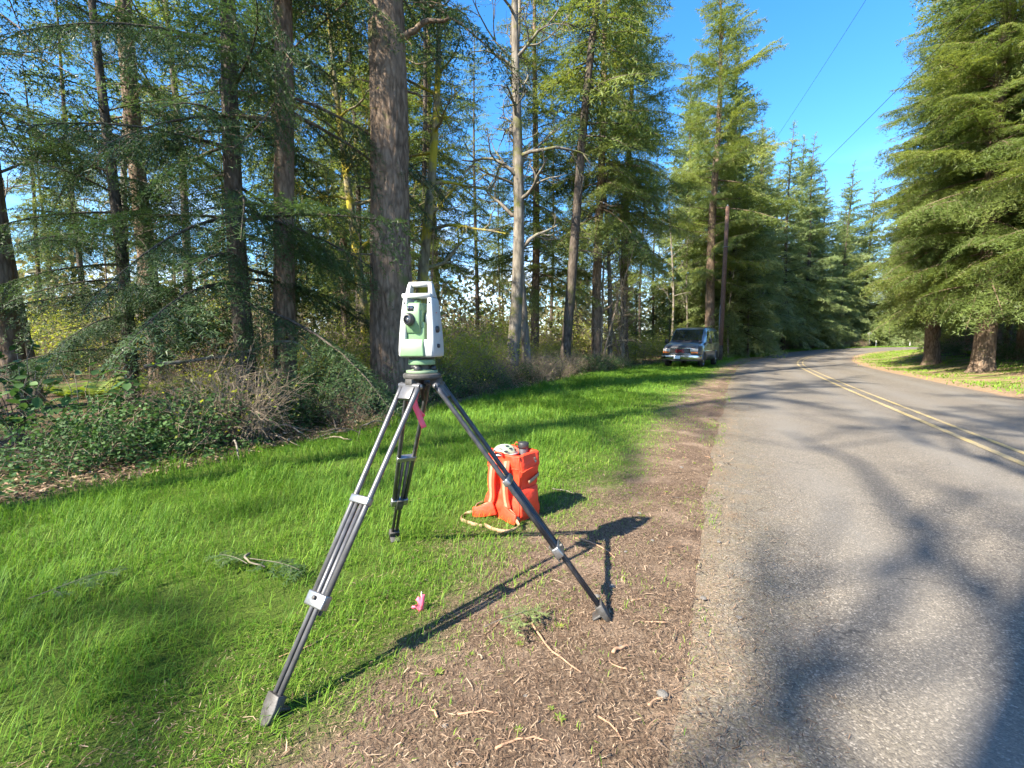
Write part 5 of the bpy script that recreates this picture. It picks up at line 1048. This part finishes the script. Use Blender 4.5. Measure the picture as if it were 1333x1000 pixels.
def far_sign(x, y, h, label):
    z = zg1(x, y); o = empty('road_sign', (x, y, z), -.7, label, 'road sign'); g = G(); g.add(*box((0, 0, h / 2), (.07, .05, h))); g.build('post', M['signback'], o)
    g = G(); add_prism(g, [(.32 * math.cos(R(a)), .32 * math.sin(R(a)) + h) for a in np.arange(22.5, 360, 45)], 1, -.05, -.03); g.build('panel', M['signback'], o, bevel=.004)
far_sign(58.5, 74.5, 2.1, 'pale octagonal road sign facing away at the far bend')
for x, y, h, lab in ((60.5, 75.6, .95, 'small white marker post beside the far road sign'), (65.8, 75.2, .8, 'small white marker post by the shaded fir at the bend')):
    o = empty('marker_post', (x, y, zg1(x, y)), .5, lab, 'post'); g = G(); g.add(*box((0, 0, h / 2), (.18, .07, h))); g.build('post', M['wpost'], o, bevel=.01); g = G(); g.add(*box((0, -.04, h * .8), (.10, .012, .14))); g.build('reflector', M['black'], o)

# ------------------------------------------------------------------ small things on the ground
def gz(x, y): return float(verge_z(np.array([x]), np.array([y]))[0])
# pink flagging on a nail
px_, py_ = -.44, 2.075; fl = empty('survey_marker', (px_, py_, gz(px_, py_)), 0, 'pink flagging tuft marking the survey point in the grass under the tripod', 'marker')
for k, pts in enumerate(([(0, 0, .0), (.008, 0, .04), (.012, .005, .085)], [(0, 0, .01), (-.022, -.005, .035), (-.036, -.01, .022)], [(0, 0, .01), (-.008, .012, .05), (-.02, .015, .06)])): g = G(); g.add(*ribbon(spline(pts, 7), (1, .3, .2), .020, .001)); g.build('ribbon_tail', M['pink'], fl)
g = G(); add_tube(g, [(0, 0, -.03), (.006, .004, .10)], .003, 6); g.build('wire_stem', M['steel'], fl)
# fallen fir sprigs
def sprig(x, y, rz, L, mat, label, wood='alder'):
    T, wd = bough(L, int(abs(x) * 100) + 3, .034, .0045, .008, .05, .1, .42, .06, True, .3); o = empty('fallen_sprig', (x, y, gz(x, y) + .075), rz, label, 'twig'); G().tris(T * np.array([1, 1, .5]), 0, np.random.RandomState(1).rand(len(T))).build('needles', mat, o, smooth=False, kind='stuff'); g = G()
    for p, r_ in wd: add_tube(g, p * np.array([1, 1, .5]) + [0, 0, .004], r_ * .22, 4, cap=False)
    g.build('stem', M[wood], o, kind='stuff')
sprig(-1.48, 2.46, R(-20), .36, M['dark_fir'], 'fallen dark fir sprig with pale forked stem in the grass')
sprig(-1.46, 2.40, R(150), .26, M['dark_fir'], 'smaller dark fir sprig beside the pale forked one')
sprig(-2.3, 2.05, R(60), .34, M['dark_fir'], 'grey green fir sprig lying in long grass')
sprig(-.12, 1.84, R(35), .26, M['pale_fir'], 'pale dry lichen sprig at the edge of the bare ground')
P = [(-1.54, 2.56, .07), (-1.52, 2.48, .09), (-1.45, 2.42, .085), (-1.36, 2.40, .07)]
stick('fallen_branch', P, .008, 'pale forked bare stem on the fir sprig', mat='alder')
def gstick(a, b, r0, label, mat='dryw', bend=.02, group=None):
    a = np.array(a); b = np.array(b); m = (a + b) / 2 + np.array([-(b - a)[1], (b - a)[0]]) * bend * 4; pts = [(*q, max(gz(*q), .0) + r0 * 1.2) for q in (a, m, b)]; return stick('fallen_stick', pts, r0, label, group, mat, 8, 'stick')
M['dryw'] = pmat('dry_stick', (.34, .20, .12), (.22, .13, .08), 40, .85)
gstick((.09, 1.98), (.27, 1.66), .0055, 'long tan stick on the bare shoulder below the tripod foot', bend=-.02)
gstick((-.19, 1.46), (-.04, 1.47), .0045, 'short tan stick lying flat on the brown shoulder')
gstick((-.05, 1.33), (.12, 1.36), .005, 'curved tan stick near the foreground needles', bend=.03)
gstick((.42, 1.78), (.50, 1.82), .008, 'stubby tan stick at the asphalt edge')
gstick((.30, 1.46), (.36, 1.36), .004, 'thin broken twig on the shoulder beside the asphalt')
gstick((-.04, 2.06), (-.12, 1.9), .004, 'thin twig crossing the tripod leg shadow')
gstick((-.80, 1.90), (-.96, 1.76), .004, 'pale twig beside the near tripod leg')
gstick((.42, 2.9), (.62, 2.62), .006, 'bent twig on the shoulder beyond the tripod', bend=.03)
gstick((.35, 3.9), (.62, 3.7), .007, 'grey twig near the backpack on the shoulder', mat='alder')
gstick((-.95, 3.5), (-.55, 3.75), .005, 'thin straw coloured twig in the grass behind the tripod')
rc = np.random.RandomState(9)
for i in range(34):     # fir-bark flakes and short twigs
    y = 1.1 + rc.rand() ** 1.4 * 4.5; x = grass_right(y) + .05 + rc.rand() * .95; a = rc.rand() * 6.28; L = .03 + .07 * rc.rand(); gstick((x, y), (x + math.cos(a) * L, y + math.sin(a) * L), .0025 + .003 * rc.rand(), 'scrap of tan twig among the shoulder needles', ['dryw', 'twig', 'bark2'][i % 3], .05 * rc.randn() * .3, 'twig scraps on the shoulder')
def rock(seed, r0):
    r = np.random.RandomState(seed); V, F = lathe([(.01, -.6), (.7, -.45), (1., 0), (.8, .45), (.4, .65), (.01, .7)], 9); return G().add(V * (1 + .25 * (r.rand(len(V), 1) - .5)) * r0, F).mesh('stone', M['stone'])
RK = [rock(i, 1.) for i in range(4)]
for i in range(22):
    y = 1.2 + rc.rand() ** 1.3 * 6; x = grass_right(y) + .2 + rc.rand() * 1.0; o = spawn('stone', RK[i % 4]); s = .008 + .014 * rc.rand() ** 2; o.scale = (s * 1.2, s, s * .7); o.location = (x, y, max(gz(x, y), 0) + s * .2); o.rotation_euler = (0, 0, rc.rand() * 6); tag(o, 'small grey stone lying on the shoulder', 'stone', 'stones on the shoulder')
ms = G(); 
for i in range(26):     # weeds in the bare ground
    y = 1.15 + rc.rand() ** 1.2 * 4; x = grass_right(y) - .05 + rc.rand() * .8; n = 7; g = G(); aa = np.arange(n) * 6.283 / n + rc.rand(); L = .010 + .016 * rc.rand()
    c = np.zeros((n, 3)); d = np.stack([np.cos(aa), np.sin(aa), .55 + .3 * rc.rand(n)], 1) * L; w = np.stack([-np.sin(aa), np.cos(aa), 0 * aa], 1) * L * .2
    g.add(np.stack([c, d * .55 + w, d * np.array([1, 1, .8]), d * .55 - w], 1), np.arange(n * 4).reshape(n, 4), 0, rc.rand(n)); o = g.build('weed', M['fern'], smooth=False); o.location = (x, y, gz(x, y)); tag(o, 'tiny green weed sprouting from the shoulder needles', 'weed', 'weeds on the shoulder')
n_t = 0
print('OBJECTS', len(bpy.data.objects), 'MESHTRIS', sum(len(m.polygons) for m in bpy.data.meshes))
